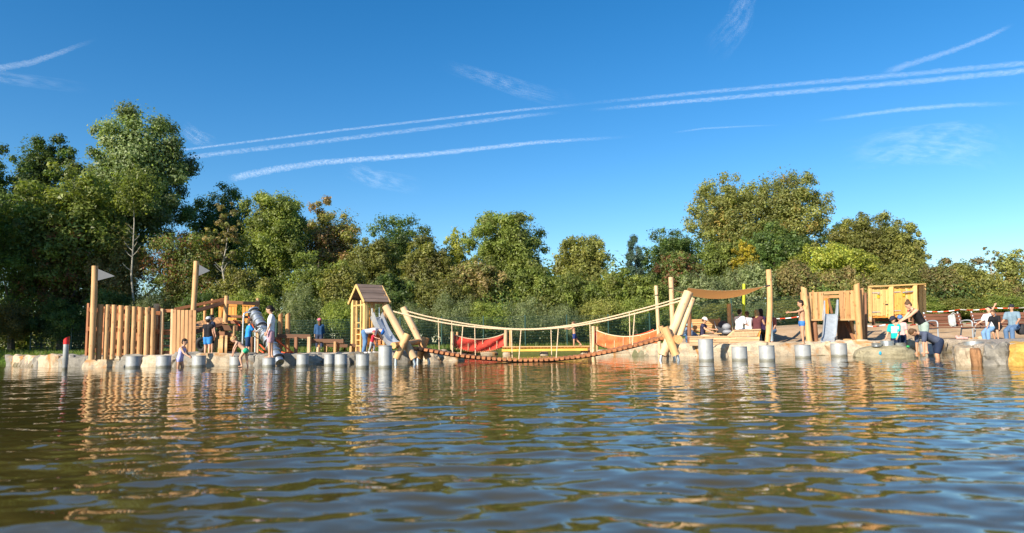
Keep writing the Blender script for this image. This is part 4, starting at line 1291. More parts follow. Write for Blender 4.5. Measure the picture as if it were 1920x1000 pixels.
beam('slide_grip', house, at(711.5, 602, 21.9), at(711, 577, 21.9), .03, .03, STEEL)

# ================================================================== ROPE BRIDGE ON CROSSED LOGS
br = thing('rope_bridge', 'sagging plank rope bridge hung between crossed log trestles over the water', 'rope bridge', (gx(1000, 19.8), 19.8, .1))
YN, YF = 19.2, 20.5
# left trestle
def tlog(a, b_, Ya, Yb, wpx, mat=W_LOG, seed=0, name='trestle_log'):
    p, q = at(*b_, Yb), at(*a, Ya)
    return log(name, br, p, q, wpx*(Ya+Yb)/2/F_PX/2, mat, W_END, None, seed, 0, 16)
def foot(px, py0, py1, Y, dx=0):
    p, q = at(px, py0, Y), at(px+dx, py1, Y); q.z = min(q.z, -.1)
    mb = MB(); mb.tube([p, p.lerp(q,.5), q], .042, 12); mb.build('steel_foot', STEEL, br)
tlog((723,574),(777,673), 19.35, 19.15, 14.2, W_PALE, 1)
tlog((764.5,627),(743,673), 19.0, 18.95, 13.2, W_LOG, 2)
foot(742.5, 670, 682, 18.95, -1.0); foot(774.5, 670, 684, 19.15, 5)
tlog((756,577),(803,672), 20.7, 20.55, 12.4, W_PALE, 3)
tlog((799,633),(785.5,672), 20.3, 20.3, 13.5, W_LOGR, 4)
foot(784, 669, 681, 20.3, -1.5); foot(802, 669, 681, 20.55, 4)
log('cross_beam', br, at(737.5, 648, 18.75), at(794, 640, 20.9), .085, W_LOGR, W_END, None, 5, 0, 14)
# right trestle
tlog((1291.5,548),(1242.5,667), 19.35, 19.2, 17.5, W_PALE, 6)
tlog((1299,560),(1262,665), 20.7, 20.5, 10.5, W_PALE, 7)
tlog((1246,614),(1268,666), 19.0, 18.95, 15, W_LOG, 8)
tlog((1239,612),(1262,664), 20.5, 20.4, 9, W_LOG, 9)
foot(1240.5, 663, 677, 19.2, -3.5); foot(1269, 663, 677, 18.95, 4.5); foot(1262, 662, 674, 20.45, 4)
log('cross_beam', br, at(1272.5, 637, 18.75), at(1238, 632, 20.9), .115, W_LOGR, W_END, None, 10, 0, 14)
# deck: pixel sag line of the near edge
NP = [(757,651.5),(790,655),(815,659.5),(840,664),(870,668),(900,671.3),(940,674.3),(980,675.6),(1010,675.4),(1050,673.3),(1090,668.8),(1130,662),(1170,653.5),(1210,643.5),(1243,634)]
def lerp_line(P, x):
    for i in range(len(P)-1):
        if P[i][0] <= x <= P[i+1][0]:
            t = (x-P[i][0])/(P[i+1][0]-P[i][0]); return P[i][1]+(P[i+1][1]-P[i][1])*t
    return P[-1][1]
n_pl = 50
for i in range(n_pl):
    px = 759+(1241-759)*i/(n_pl-1)
    py = lerp_line(NP, px)
    a = at(px, py, 19.35); z = a.z
    dz = at(px+2, lerp_line(NP, min(1243,px+2)), 19.35)-at(px-2, lerp_line(NP, max(757,px-2)), 19.35)
    nrm = Vector((-dz.z, 0, dz.x)).normalized()
    b_ = Vector((a.x+random.Random(i).uniform(-.01,.01), 20.45, z))
    beam('deck_plank', br, a, b_, .098, .075, W_RED, nrm)
for Yc in (19.55, 20.25):
    pts = []
    for i in range(40):
        px = 757+(1243-757)*i/39
        p = at(px, lerp_line(NP, px), 19.35); p.y = Yc; p.z -= .05
        pts.append(p)
    mb = MB(); mb.tube(pts, .022, 6); mb.build('bearing_cable', RUBBER, br)
def rope(parent, pts, r, name='rope', mat=None, step=.035):
    """laid rope: the girth alternates along its length"""
    C = [pts[0]]
    for i in range(len(pts)-1):
        L = (pts[i+1]-pts[i]).length
        k = max(1, int(L/step))
        for j in range(1, k+1): C.append(pts[i].lerp(pts[i+1], j/k))
    mb = MB(); mb.tube(C, [r*(1.0 if j % 2 else .74) for j in range(len(C))], 6); return mb.build(name, mat or ROPE, parent)
RN = [(730,582.5),(760,590),(800,599.5),(840,607),(880,612.5),(920,616),(960,618),(1000,618),(1040,615.8),(1080,611.5),(1120,604.5),(1160,596),(1200,586),(1240,575),(1284,562)]
RF = [(762,583.5),(800,593.5),(840,601.5),(880,608.5),(920,613.5),(960,617),(1000,617.3),(1040,614),(1080,608.5),(1120,600.5),(1160,591),(1200,580.5),(1240,569.5),(1293,554)]
rope(br, curve([at(x, y, 19.35) for x, y in RN], 4), .027, 'hand_rope')
rope(br, curve([at(x, y, 20.6) for x, y in RF], 4), .026, 'hand_rope')
for i, px in enumerate((868, 977, 1047, 1190)):
    rope(br, [at(px, lerp_line(RN, px), 19.35), at(px-4, lerp_line(NP, px-4)-2, 19.38)], .017, 'hanger_rope')
for i, px in enumerate((822, 847, 890, 959, 1033, 1106, 1180)):
    p = at(px, lerp_line(RF, px), 20.6); q = at(px+1.5, lerp_line(NP, px)-3, 20.45)
    rope(br, [p, q], .014, 'hanger_rope')

# ================================================================== RED NET BRIDGES AND LOW BEAM BEYOND
def net_bridge(label, x0, x1, top, bot, Y0, Y1, cols, posts, seed):
    t = thing('net_bridge', label, 'net bridge', (gx((x0+x1)/2, Y0), Y0, .3))
    def tl(u): return top[0]+(top[2]-top[0])*u + (top[1]-(top[0]+top[2])/2)*4*u*(1-u)
    def bl(u): return bot[0]+(bot[2]-bot[0])*u + (bot[1]-(bot[0]+bot[2])/2)*4*u*(1-u)
    for si, dep in enumerate((0, .85)):
        mb = MB()
        nu, nv = 56, 14
        P = {}
        for i in range(nu+1):
            for j in range(nv+1):
                u = i/nu
                Y = Y0+(Y1-Y0)*u
                p = at(x0+(x1-x0)*u, tl(u)+(bl(u)-tl(u))*j/nv, Y); p.y += dep
                p.y += .04*math.sin(j*.5+i*.2)
                P[i, j] = p
        hw = .0115
        up = Vector((0,0,hw)); sd = Vector((hw,0,0)); nn = Vector((0,.006,0))
        for i in range(nu):
            for j in range(nv):
                a, b2_, c_, d_ = P[i,j], P[i+1,j+1], P[i,j+1], P[i+1,j]
                for (s, e) in ((a, b2_), (c_, d_)):
                    mb.add([s-up-nn, s+up+nn, e+up+nn, e-up-nn], [(0,1,2,3)])
        o = mb.build('net_panel', cols[si], t, smooth=False)
        tp = [P[i,0] for i in range(0, nu+1, 2)]
        mb = MB(); mb.tube(tp, .022, 6); mb.build('top_rope', ROPE if si == 0 else REDROPE, t)
        for i in range(0, nu+1, 8):
            mb = MB(); mb.tube([P[i,0], P[i,nv]], .012, 5); mb.build('hanger_rope', ROPE, t)
    npk = 24
    for i in range(npk):
        u = (i+.5)/npk
        Y = Y0+(Y1-Y0)*u
        p = at(x0+(x1-x0)*u, bl(u)+1, Y); q = p+Vector((0,.85,0))
        beam('deck_plank', t, p, q, .09, .05, W_RED, (0,0,1))
    for k, (px, ty, by, Y, w) in enumerate(posts):
        vlog(px, ty, px-.3, by, Y, w, W_PALE if k % 2 == 0 else W_LOG, 'log_post', t, seed=seed+k)
net_bridge('red net bridge on the left behind the rope bridge', 851, 945, (628,636.5,626.5), (649.5,659,648.5), 28.6, 29.4, (REDNET, REDNET),
           ((848,622,662,28.5,6.2),(857.5,622.5,655,29.5,4.4),(948.5,617,657,29.3,6.4),(957.5,617,655,30.2,5.0)), 200)
net_bridge('orange-red net bridge on the right behind the rope bridge', 1119, 1234, (620,631.5,617.5), (644,656,642), 27.6, 25.0, (ORNET, REDNET),
           ((1112.5,612,663,28.2,6.6),(1120,613,658,28.9,5.0)), 220)
W_BAND = wood('bright_oiled_beam', (.74,.42,.07))
bm_ = thing('low_beam', 'long low orange timber beam walkway the running child is on', 'timber walkway', (gx(1024, 30), 30, .2))
for i in range(26):
    px = 945+(1104-945)*i/25
    a = at(px, 652.6-.0115*(px-945), 29.0-(px-945)/160.0*.6); b_ = a+Vector((0,.75,0))
    beam('cross_board', bm_, a, b_, .12, .045, W_ORANGE, (0,0,1))
rail((943,650.8),(1106,649.4), 29.1, 28.5, .045, .26, W_LOG, 'walk_board', bm_)
rail((941,657.4),(1102,655.6), 28.9, 28.3, .10, .05, W_BAND, 'side_beam', bm_)
rail((943,656),(1104,654.2), 29.85, 29.25, .15, .05, W_ORANGE, 'side_beam', bm_)
for px in (950, 1020, 1096):
    c_ = at(px, 659.5, 28.95); c_.z = .02
    prop(place('footing', rock_mesh('footing', (.35,.3,.26), px, ST_PALE, 2, .08, 5), bm_, Matrix.Translation(c_)), None)
    p = at(px, 656, 28.95); beam('support', bm_, Vector((p.x, p.y+.1, .05)), Vector((p.x, p.y+.1, p.z)), .1, .1, W_RED)
beam('end_board', bm_, at(1106, 664, 28.5), at(1106.5, 650, 28.5), .16, .1, W_BROWN)
# ================================================================== SHADE SAIL AND TERRACE
MATSAIL = plain('tan_sail_cloth', (.56,.36,.19), .85, var=.06, scale=3)
_nt = MATSAIL.node_tree; _b = _nt.nodes['Principled BSDF']
_tl = N(_nt, 'ShaderNodeBsdfTranslucent'); _tl.inputs[0].default_value = (.90,.62,.34,1)
_mx = N(_nt, 'ShaderNodeMixShader'); _mx.inputs[0].default_value = .65
_nt.links.new(_b.outputs[0], _mx.inputs[1]); _nt.links.new(_tl.outputs[0], _mx.inputs[2]); _nt.links.new(_mx.outputs[0], _nt.nodes['Material Output'].inputs['Surface'])
sailp = thing('shade_sail', 'tan shade sail strung between wooden posts over the terrace', 'shade sail', gp(1345, 24))
S0, S1, S2, S3 = at(1262,543.5,25.0), at(1290,540,22.6), at(1433,537.5,22.95), at(1380,556,26.2)
mb = MB(); n = 14
P = []
for i in range(n+1):
    for j in range(n+1):
        u, v = i/n, j/n
        # edges bow inwards between the corners, the cloth sags
        p = (S1.lerp(S2, u)).lerp(S0.lerp(S3, u), v)
        c_ = (S0+S1+S2+S3)/4
        e = max(4*u*(1-u)*(1-2*min(v,1-v)), 4*v*(1-v)*(1-2*min(u,1-u)))
        p = p.lerp(c_, .10*max(e,0))
        p.z -= .20*4*u*(1-u)*(.55+.45*v) + .1*4*v*(1-v)
        P.append(p)
vs = [p for p in P]+[p+Vector((0,0,.006)) for p in P]
k = (n+1)**2
fs = []
for i in range(n):
    for j in range(n):
        a = i*(n+1)+j
        fs += [(a, a+1, a+n+2, a+n+1), (a+k, a+n+1+k, a+n+2+k, a+1+k)]
mb.add(vs, fs); mb.build('sail_cloth', MATSAIL, sailp)
mb = MB(); mb.tube([S2, at(1436.5,537,22.9)], .012, 6); mb.tube([S0, at(1258,541,25)], .012, 6); mb.build('tension_cord', ROPE, sailp)
def post(label, px0, py0, px1, py1, Y, w, mat=W_LOG, seed=0, bend=0, group=None, cat='post', name='wooden_post', band=None, cut=0):
    x = gx(px1, Y)
    t = thing(name, label, cat, Vector((x, Y, ground_z(x, Y))), group)
    o = vlog(px0, py0, px1, py1, Y, w, mat, 'post_log', t, seed=seed, zb=ground_z(x,Y)-.1, bend=bend, cut=cut)
    if band:
        p = at(px0+(px1-px0)*(band-py0)/(py1-py0), band, Y); r = w*Y/F_PX/2*1.05
        mb = MB(); mb.lathe([(r*.97,-.02),(r,-.02),(r,.02),(r*.97,.02)], 14, p); mb.build('steel_band', RUBBER, t)
    return t
post('slimmer left wooden post of the shade sail, behind the rope bridge ropes', 1230, 536, 1237, 646, 23.4, 6.6, W_PALE, 1, band=554)
post('tall wooden post of the shade sail just left of the right log trestle', 1258, 520, 1262, 640, 25.0, 9.0, W_PALE, 2, band=541)
post('dark wooden post behind the right log trestle under the sail', 1292, 548, 1292, 632, 23.6, 8.0, W_BROWN, 3)
post('crooked bare trunk post holding the right corner of the sail', 1441, 506, 1438, 646, 22.9, 10.5, W_LOG, 4, bend=.07, band=536)
post('short wooden post with dark weathered top behind the pushchair', 1367, 570, 1368.5, 632, 24.6, 8.0, W_LOG, 5)
post('thin short post beside the barrier tape behind the terrace', 1374.5, 588, 1375.5, 614, 26.5, 3.6, W_PALE, 6)
YG = plain('yellow_green_paint', (.42,.46,.02), .45, var=.05)
BLU = plain('grey_blue_steel_tube', (.36,.46,.52), .4, .35, var=.06)
x = gx(1392.5, 26.3)
t = thing('sail_pole', 'yellow-green painted steel pole at the back corner of the sail', 'pole', (x, 26.3, ground_z(x, 26.3)))
p0, p1 = at(1395, 532.5, 26.3), at(1393, 622, 26.3); p1.z = ground_z(x, 26.3)-.1
mb = MB(); mb.tube([p1, p0], 5.6*26.3/F_PX/2, 14); mb.build('pole_tube', YG, t)
x = gx(1444, 24)
t = thing('steel_pole', 'grey-blue steel pole leaning just right of the crooked sail post', 'pole', (x, 24, ground_z(x, 24)))
p0, p1 = at(1441.5, 516, 24), at(1446, 640, 24)
mb = MB(); mb.tube([p1, p0], [8.0*24/F_PX/2, 6.0*24/F_PX/2], 14); mb.build('pole_tube', BLU, t)
# terrace front: low timber wall and the raised sand-play box
tw = thing('timber_retaining_wall', 'low pale timber wall along the front of the shaded terrace', 'timber wall', gp(1330, 23.2))
YT = 23.0
for i, (y, w) in enumerate(((634.6, 5.4),(640.2, 5.4),(646.0, 5.6))):
    x0, x1 = 1293, 1424-(i*.6)
    for k in range(3):
        a = x0+(x1-x0)*k/3+.15; b_ = x0+(x1-x0)*(k+1)/3-.15
        if i == 1: a, b_ = max(x0, a-14), b_-14 if k < 2 else b_
        beam('wall_plank', tw, at(a, y, YT+.012*(k%2)), at(b_, y-.1, YT+.012*(k%2)), w*YT/F_PX*.97, .07, W_PALE, (0,1,0))
beam('coping_plank', tw, at(1291, 631.4, YT+.08), at(1376, 631.0, YT+.08), .035, .26, W_PALE, (0,1,0))
for px in (1296, 1335, 1380, 1418):
    beam('wall_stake', tw, at(px, 648, YT+.08), at(px, 633, YT+.08), .08, .06, W_LOG)
sb = thing('timber_play_box', 'raised wooden play box with sloping ends on the terrace wall', 'wooden box', gp(1400, 23.3))
def quad_slab(parent, pts, th, mat, name):
    mb = MB()
    nrm = (pts[1]-pts[0]).cross(pts[3]-pts[0]).normalized()*th
    mb.add([p for p in pts]+[p+nrm for p in pts], [(0,1,2,3),(7,6,5,4),(0,4,5,1),(1,5,6,2),(2,6,7,3),(3,7,4,0)])
    return mb.build(name, mat, parent, smooth=False)
Yb = 23.3
for i in range(2):
    f0, f1 = i/2, (i+1)/2-.02
    L0, L1 = (1365, 631.6), (1377, 620.8)
    R0, R1 = (1419, 643), (1424, 619.4)
    quad_slab(sb, [at(L0[0]+(L1[0]-L0[0])*f0, L0[1]+(L1[1]-L0[1])*f0, Yb-.05), at(R0[0]+(R1[0]-R0[0])*f0, 631-(631-R1[1])*f0, Yb-.05),
                   at(R0[0]+(R1[0]-R0[0])*f1, 631-(631-R1[1])*f1, Yb-.05), at(L0[0]+(L1[0]-L0[0])*f1, L0[1]+(L1[1]-L0[1])*f1, Yb-.05)], -.05, W_PALE, 'front_board')
quad_slab(sb, [at(1419,643,Yb-.04), at(1417,641,Yb+.8), at(1423,620,Yb+.8), at(1424.5,619.4,Yb-.04)], .04, W_ORANGE, 'end_board')
quad_slab(sb, [at(1365,631.6,Yb), at(1377,620.8,Yb), at(1378,621,Yb+.8), at(1366,631,Yb+.8)], .04, W_PALE, 'end_board')
beam('top_rim', sb, at(1376, 619.8, Yb-.02), at(1425, 618.4, Yb-.02), .05, .12, W_PALE, (0,1,0))
beam('top_rim', sb, at(1377, 620.2, Yb+.8), at(1424, 619.2, Yb+.8), .05, .1, W_PALE, (0,1,0))

# ---- benches
def bench(label, c, yaw, Wd, slat_mat, frame_mat, back_h=.48, seat_h=.44, n_back=5, arms=True, group=None):
    t = thing('park_bench', label, 'bench', c, group)
    Mt = WM[t.name] @ Matrix.Rotation(yaw, 4, 'Z')
    def L(x, y, z): return Mt @ Vector((x, y, z))
    ax = Mt.to_3x3() @ Vector((0,1,0))
    for i in range(4):
        y = -.28+i*.125
        beam('seat_slat', t, L(-Wd/2, y, seat_h), L(Wd/2, y, seat_h), .035, .11, slat_mat, ax)
    for i in range(n_back):
        z = seat_h+.09+i*back_h/n_back
        y = .20+.05*i*.6
        beam('back_slat', t, L(-Wd/2, y, z), L(Wd/2, y, z), back_h/n_back*.86, .03, slat_mat, ax)
    for s in (-1, 1):
        xx = s*(Wd/2-.06)
        mb = MB()
        mb.tube([L(xx,.30,0), L(xx,.19,seat_h), L(xx,.33,seat_h+back_h+.08)], .025, 8)
        mb.tube([L(xx,-.28,0), L(xx,-.29,seat_h-.03), L(xx,.19,seat_h-.04)], .025, 8)
        mb.build('bench_frame', frame_mat, t)
        if arms:
            mb = MB(); mb.tube(curve([L(xx,-.28,seat_h-.05), L(xx,-.30,seat_h+.13), L(xx,-.24,seat_h+.22), L(xx,.0,seat_h+.24), L(xx,.25,seat_h+.20)], 5), .022, 8); mb.build('armrest', frame_mat, t)
    return t
b1 = bench('pale orange slatted wooden bench under the shade sail', gp(1323, 24.9), R(-4), 1.30, W_LOG, W_LOG, .50, .40, 6)
b2 = bench('dark slatted bench with a grey bag on it on the right', gp(1780, 23.4), R(6), 1.38, W_BENCH, STEEL_D, .46, .40, 4)
b3 = bench('dark slatted bench with three people on it at the right edge', gp(1889, 23.2), R(4), 2.05, W_BENCH, STEEL_D, .46, .40, 4)

# ================================================================== RIGHT SLIDE FORT
ft = thing('slide_fort', 'wooden plank fort with a steel slide on the right shore', 'play structure', gp(1560, 23.2))
Yf = 23.0
def fl(px0, py0, px1, py1, Y, w, mat=W_LOGR, seed=0, cut=0, name='corner_log'):
    return vlog(px0, py0, px1, py1, Y, w, mat, name, ft, seed=seed, cut=cut)
fl(1507, 540, 1518, 645, Yf-.15, 10.5, W_LOG, 1, -.5)
fl(1503, 548, 1505, 600, Yf+1.4, 4.5, W_LOGR, 2)
fl(1606, 533, 1612.5, 643, Yf-.15, 11, W_LOGR, 3, .5)
fl(1616, 541, 1619, 640, Yf+.5, 7, W_PLANK, 4, .4)
fl(1623, 549, 1624.5, 640, Yf+1.2, 4.5, W_BROWN, 5)
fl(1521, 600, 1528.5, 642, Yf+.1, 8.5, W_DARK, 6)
fl(1527, 601, 1530, 641, Yf+.05, 9, W_BROWN, 7)
for i, (px, w, m_, top) in enumerate(((1518.5,5.5,W_LOG,549),(1524.5,3.0,W_LOGR,545),(1529,6.5,W_LOG,548),(1534,2.6,W_LOGR,550),(1539.5,7.5,W_LOG,548),(1544.2,2.6,W_LOGR,556),
                                     (1577.5,8,W_PLANK,546),(1583.2,3,W_LOG,551),(1589,7,W_LOGR,545.5),(1594.2,3,W_LOG,552),(1599,7,W_LOG,545),(1603.6,3,W_LOGR,550),(1614.5,5,W_LOGR,543))):
    beam('fort_board', ft, at(px+1.4, 599.5, Yf-.02+.03*(i%2)), at(px-.2, top, Yf-.02+.03*(i%2)), w*Yf/F_PX*.96, .035, m_)
rail((1512,551.5),(1602,547.5), Yf+.05, Yf+.05, .10, .04, W_LOG, 'top_rail', ft)
rail((1512,594),(1610,595), Yf+.05, Yf+.05, .085, .05, W_LOG, 'lower_rail', ft)
rail((1517,600.5),(1614,599.5), Yf-.05, Yf-.05, .06, .08, W_LOG, 'deck_beam', ft)
for i in range(7):
    rail((1516,599.2-.1*i),(1612,598.6-.1*i), Yf+.1+i*.2, Yf+.1+i*.2, .185, .04, W_PLANK, 'deck_plank', ft, (0,0,1))
rail((1505,558),(1620,555), Yf+1.5, Yf+1.5, .10, .04, W_LOGR, 'back_rail', ft)
for px in (1547, 1551, 1595, 1603, 1511, 1519):
    beam('back_board', ft, at(px, 598, Yf+1.5), at(px, 556, Yf+1.5), .10, .03, W_ORANGE)
beam('brace', ft, at(1560, 588, Yf+1.4), at(1553, 560, Yf+1.4), .07, .05, W_BROWN)
for i in range(7):  # dark boards added in place of the shade under the deck
    beam('under_deck_shade', ft, at(1573+i*4.5, 641, Yf+1.35), at(1571+i*4.5, 602, Yf+1.35), .085, .03, W_DARK)
beam('brace', ft, at(1603, 642, Yf+.3), at(1586, 604, Yf+.9), .09, .05, W_BROWN)
beam('brace', ft, at(1604.5, 640, Yf+.6), at(1595, 601, Yf+.6), .08, .05, W_LOGR)
fs_ = slide(ft, curve([at(1559, 588.5, Yf-.02), at(1557.6, 592, Yf-.14), at(1555.8, 612, Yf-.45), at(1554, 632, Yf-.78), at(1552.3, 638, Yf-.95), at(1551.8, 639.5, Yf-1.15)], 5), (1, 0, 0), 22.5*Yf/F_PX,
            [.10]*26, STEEL_D, lip=.02)
for (a, b_) in (((1546.5,600),(1546,564)),((1570.5,600),(1571,562))):
    mb = MB(); p, q = at(*a, Yf-.25), at(*b_, Yf-.02)
    wv = Vector((.02,0,0)); bk = Vector((0,.18,.0))
    mb.add([p-wv, p+wv, q+wv, q-wv, p-wv+bk, p+wv+bk, q+wv+bk*.3, q-wv+bk*.3], [(0,1,2,3),(7,6,5,4),(0,4,5,1),(1,5,6,2),(2,6,7,3),(3,7,4,0)])
    mb.build('slide_side', STEEL_D, ft, smooth=False)
prop(place('foot_stone', rock_mesh('foot_stone', (.28,.2,.12), 91, W_LOG, 2, .1, 5), None, Matrix.Translation(at(1589, 639, Yf-.2))), 'small pale block under the slide fort', 'block')

# ================================================================== LOCKER HUT
Yh = 27.6
hut = thing('locker_hut', 'yellow timber locker hut with two padlocked plank doors on the sand mound', 'hut', gp(1680, Yh+.5))
s_ = Yh/F_PX
def hb(name, px0, px1, py0, py1, Y, mat, d=.04):
    c0, c1 = at((px0+px1)/2+.10*(py1-570)/10, py1, Y), at((px0+px1)/2+.10*(py0-570)/10, py0, Y)
    return beam(name, hut, c0, c1, (px1-px0)*s_*.975, d, mat)
hb('corner_post', 1628.5, 1634, 538, 602, Yh, W_YEL, .1)
hb('middle_post', 1666.5, 1674.5, 536.5, 598, Yh-.03, W_YEL, .12)
hb('corner_post', 1712, 1719, 533.5, 596, Yh-.02, W_YEL, .12)
hb('corner_post', 1721.5, 1728, 534, 600, Yh+.75, W_YEL, .1)
hb('corner_post', 1729, 1736, 535.5, 604, Yh+1.3, W_YEL, .1)
W_YEL2 = wood('golden_spruce_door', (.66,.35,.08))
doors = []
def door(px0, px1, py0, py1, nb, label):
    root = None
    w = (px1-px0)/nb
    for i in range(nb):
        o = hb('door_plank' if i else 'door', px0+i*w, px0+(i+1)*w, py0+(.6 if i % 2 else 0), py1-(.5 if i % 3 == 1 else 0), Yh+.02+.012*(i % 2), W_YEL if label == 'l' else W_YEL2, .03)
    for py in (py0+6.5, py1-7):
        a, b_ = at(px0+1, py, Yh-.01), at(px0+(px1-px0)*.62, py-.5, Yh-.01)
        beam('hinge_strap', hut, a, b_, .028, .012, STEEL_D)
door(1634.6, 1659.5, 543, 592.5, 5, 'l')
for i in range(2):
    hb('fixed_plank', 1659.7+i*3.6, 1663.2+i*3.6, 543, 593.5-(4*i), Yh+.06, W_YEL, .03)
door(1674.8, 1697, 541.5, 590, 4, 'r')
for i in range(3):
    hb('fixed_plank', 1697.2+i*5, 1702+i*5, 541+(i%2)*.7, 591, Yh+.05, W_YEL if i != 1 else W_YEL2, .03)
beam('slot', hut, at(1660.5, 571, Yh+.02), at(1667, 571, Yh+.02), .04, .02, RUBBER)
mb = MB(); mb.tube([at(1692, 548.8, Yh-.05), at(1712, 546.5, Yh-.05)], .03, 8); mb.build('steel_bar', STEEL, hut)
SIGN = plain('small_yellow_plate', (.52,.36,.02), .5, var=.05)
for px, py in ((1647, 555.5),(1694.5, 552.5)):
    beam('sign_plate', hut, at(px, py+3.6, Yh-.02), at(px, py-3.2, Yh-.02), .10, .012, SIGN)
    mb = MB(); mb.lathe([(.001,0),(.04,0),(.04,.02),(.001,.02)], 12, at(px, py-3.4, Yh-.05)); mb.build('padlock', STEEL_D, hut)
beam('roof_rail', hut, at(1629, 538.3, Yh-.05), at(1719, 533.5, Yh-.05), .06, .1, W_YEL)
beam('roof_rail', hut, at(1634, 541.6, Yh+.1), at(1715, 538.5, Yh+.1), .04, .05, W_YEL)
for i in range(5):
    beam('roof_board', hut, at(1630, 537.4-.1*i, Yh+.12+i*.26), at(1733, 533.0+.5*i*.4, Yh+.12+i*.26), .25, .03, W_YEL, (0,0,1))
for i in range(5):
    a = at(1719.5, 596, Yh+.1+i*.25); b_ = at(1717.5+.5*i, 537, Yh+.1+i*.25)
    b_.x = a.x
    beam('side_plank', hut, a, b_, .03, .24, W_YEL, (0,1,0))
beam('floor_beam', hut, at(1633, 594.5, Yh+.1), at(1718, 592, Yh+.1), .10, .1, W_ORANGE)
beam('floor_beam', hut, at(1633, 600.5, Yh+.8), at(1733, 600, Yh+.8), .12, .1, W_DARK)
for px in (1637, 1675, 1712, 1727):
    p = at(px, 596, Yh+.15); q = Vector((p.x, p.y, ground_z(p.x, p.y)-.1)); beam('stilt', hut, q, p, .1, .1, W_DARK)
prop(place('white_block', rock_mesh('white_block', (.09,.1,.22), 93, ST_PALE, 2, .05, 6), None, Matrix.Translation(at(1632, 599.5, Yh-.12))), 'small white block at the left foot of the locker hut', 'block')

# ================================================================== BARRIER TAPE
TW, TR = plain('tape_white', (.78,.78,.78), .5, var=.03), plain('tape_red', (.66,.06,.02), .5, var=.03)
def tape(label, pts, wpx=2.2, step=.2):
    P = [at(px, py, Y) for px, py, Y in pts]
    t = thing('barrier_tape', label, 'barrier tape', P[len(P)//2])
    C = []
    for i in range(len(P)-1):
        k = max(1, int((P[i+1]-P[i]).length/step))
        for j in range(k):
            p = P[i].lerp(P[i+1], j/k); u = j/k
            p.z -= .05*4*u*(1-u)
            C.append(p)
    C.append(P[-1])
    mb = MB()
    for i in range(len(C)-1):
        a, b_ = C[i], C[i+1]
        h = wpx*a.y/F_PX/2
        tw_ = .02*math.sin(i*.7)
        u0, u1 = Vector((0,tw_,h)), Vector((0,.02*math.sin((i+1)*.7),h)); th = Vector((0,.004,0))
        mb.add([a-u0-th, b_-u1-th, b_+u1-th, a+u0-th, a-u0+th, b_-u1+th, b_+u1+th, a+u0+th], [(0,1,2,3),(7,6,5,4),(3,2,6,7),(0,4,5,1)], i % 2)
    mb.build('tape_band', [TW, TR], t, smooth=False)
tape('red and white barrier tape strung behind the empty bench to the right edge', [(1737,584,28.9),(1800,580.5,28.5),(1860,577.5,28.2),(1960,573,28)], 1.5)
tape('lower red and white tape line crossing the sand behind the benches', [(1735,608.5,25.6),(1790,605.5,25.6),(1842,602.5,25.6),(1960,598,25.6)], 1.5)
tape('red and white tape across the sand between fort and locker hut', [(1624,611,25.4),(1660,608.8,25.4),(1740,606,25.4)], 1.8)
tape('red and white tape behind the seated group from the thin post rightwards', [(1375,599.5,26.6),(1400,597.5,26.8),(1440,597,27),(1505,592.5,27)], 1.6)

# ================================================================== SMALL THINGS
pr = thing('pushchair', 'dark grey pushchair with silver hood parked beside the slatted bench', 'pushchair', gp(1356, 24.7))
PRG, PRS = plain('pushchair_cloth', (.045,.05,.06), .8), plain('silver_lining', (.24,.26,.29), .6)
cP = at(1357, 631, 24.7); gz_ = ground_z(cP.x, 24.7)
mb = MB(); mb.ell((cP.x, 24.7, at(1357,617,24.7).z), (.22,.28,.30), 14, 9); o = mb.build('hood', PRG, pr)
mb = MB(); mb.ell((cP.x+.02, 24.4, at(1357,613,24.4).z), (.15,.18,.13), 12, 8); mb.build('hood_lining', PRS, pr)
mb = MB(); mb.ell((cP.x+.03, 24.35, at(1357,623,24.4).z), (.17,.2,.09), 12, 8); mb.build('seat', PRS, pr)
for sx in (-.2, .2):
    for sy in (-.25, .3):
        mb = MB(); mb.tube([(cP.x+sx-.02, 24.7+sy, gz_+.1), (cP.x+sx+.02, 24.7+sy, gz_+.1)], .1, 14); mb.build('wheel', RUBBER, pr)
    mb = MB(); mb.tube([(cP.x+sx, 24.45, gz_+.1), (cP.x+sx, 24.8, gz_+.45), (cP.x+sx, 25.1, gz_+.85)], .015, 6); mb.build('frame_tube', STEEL_D, pr)
# steel basins on the olive boulder
def basin(label, px, pt, pb, w, Y):
    r = w*Y/F_PX/2; z0, z1 = at(px, pb, Y).z, at(px, pt, Y).z; x_ = gx(px, Y)
    mb = MB(); mb.lathe([(.001,z0-.03),(r*.96,z0-.03),(r,z1),(r*1.03,z1+.005),(r*.97,z1),(r*.9,z0+.02),(.001,z0+.02)], 24, (x_, Y, 0))
    o = mb.build('steel_basin', STEEL, None, (x_, Y, z0)); prop(o, label, 'basin', None)
basin('low wide steel basin on the left of the olive boulder', 1642, 643.5, 648, 17, 18.9)
basin('taller steel basin in the middle of the olive boulder', 1662, 639.5, 648.5, 23, 19.0)
basin('wide steel basin at the right of the olive boulder near the teal boy', 1684, 643.5, 648.5, 22, 19.1)
t = thing('steel_ring', 'shallow steel ring basin on the pale boulder at the right', 'basin', at(1823, 644, 13.9))
xr, zr_ = gx(1823, 13.9), at(1823, 645.5, 13.9).z
mb = MB(); r = 16*13.9/F_PX
mb.lathe([(r,zr_-.08),(r*1.02,zr_+.05),(r*.98,zr_+.05),(r*.95,zr_-.01),(.001,zr_-.02)], 28, (xr, 13.9, 0)); mb.build('ring_wall', STEEL, t)
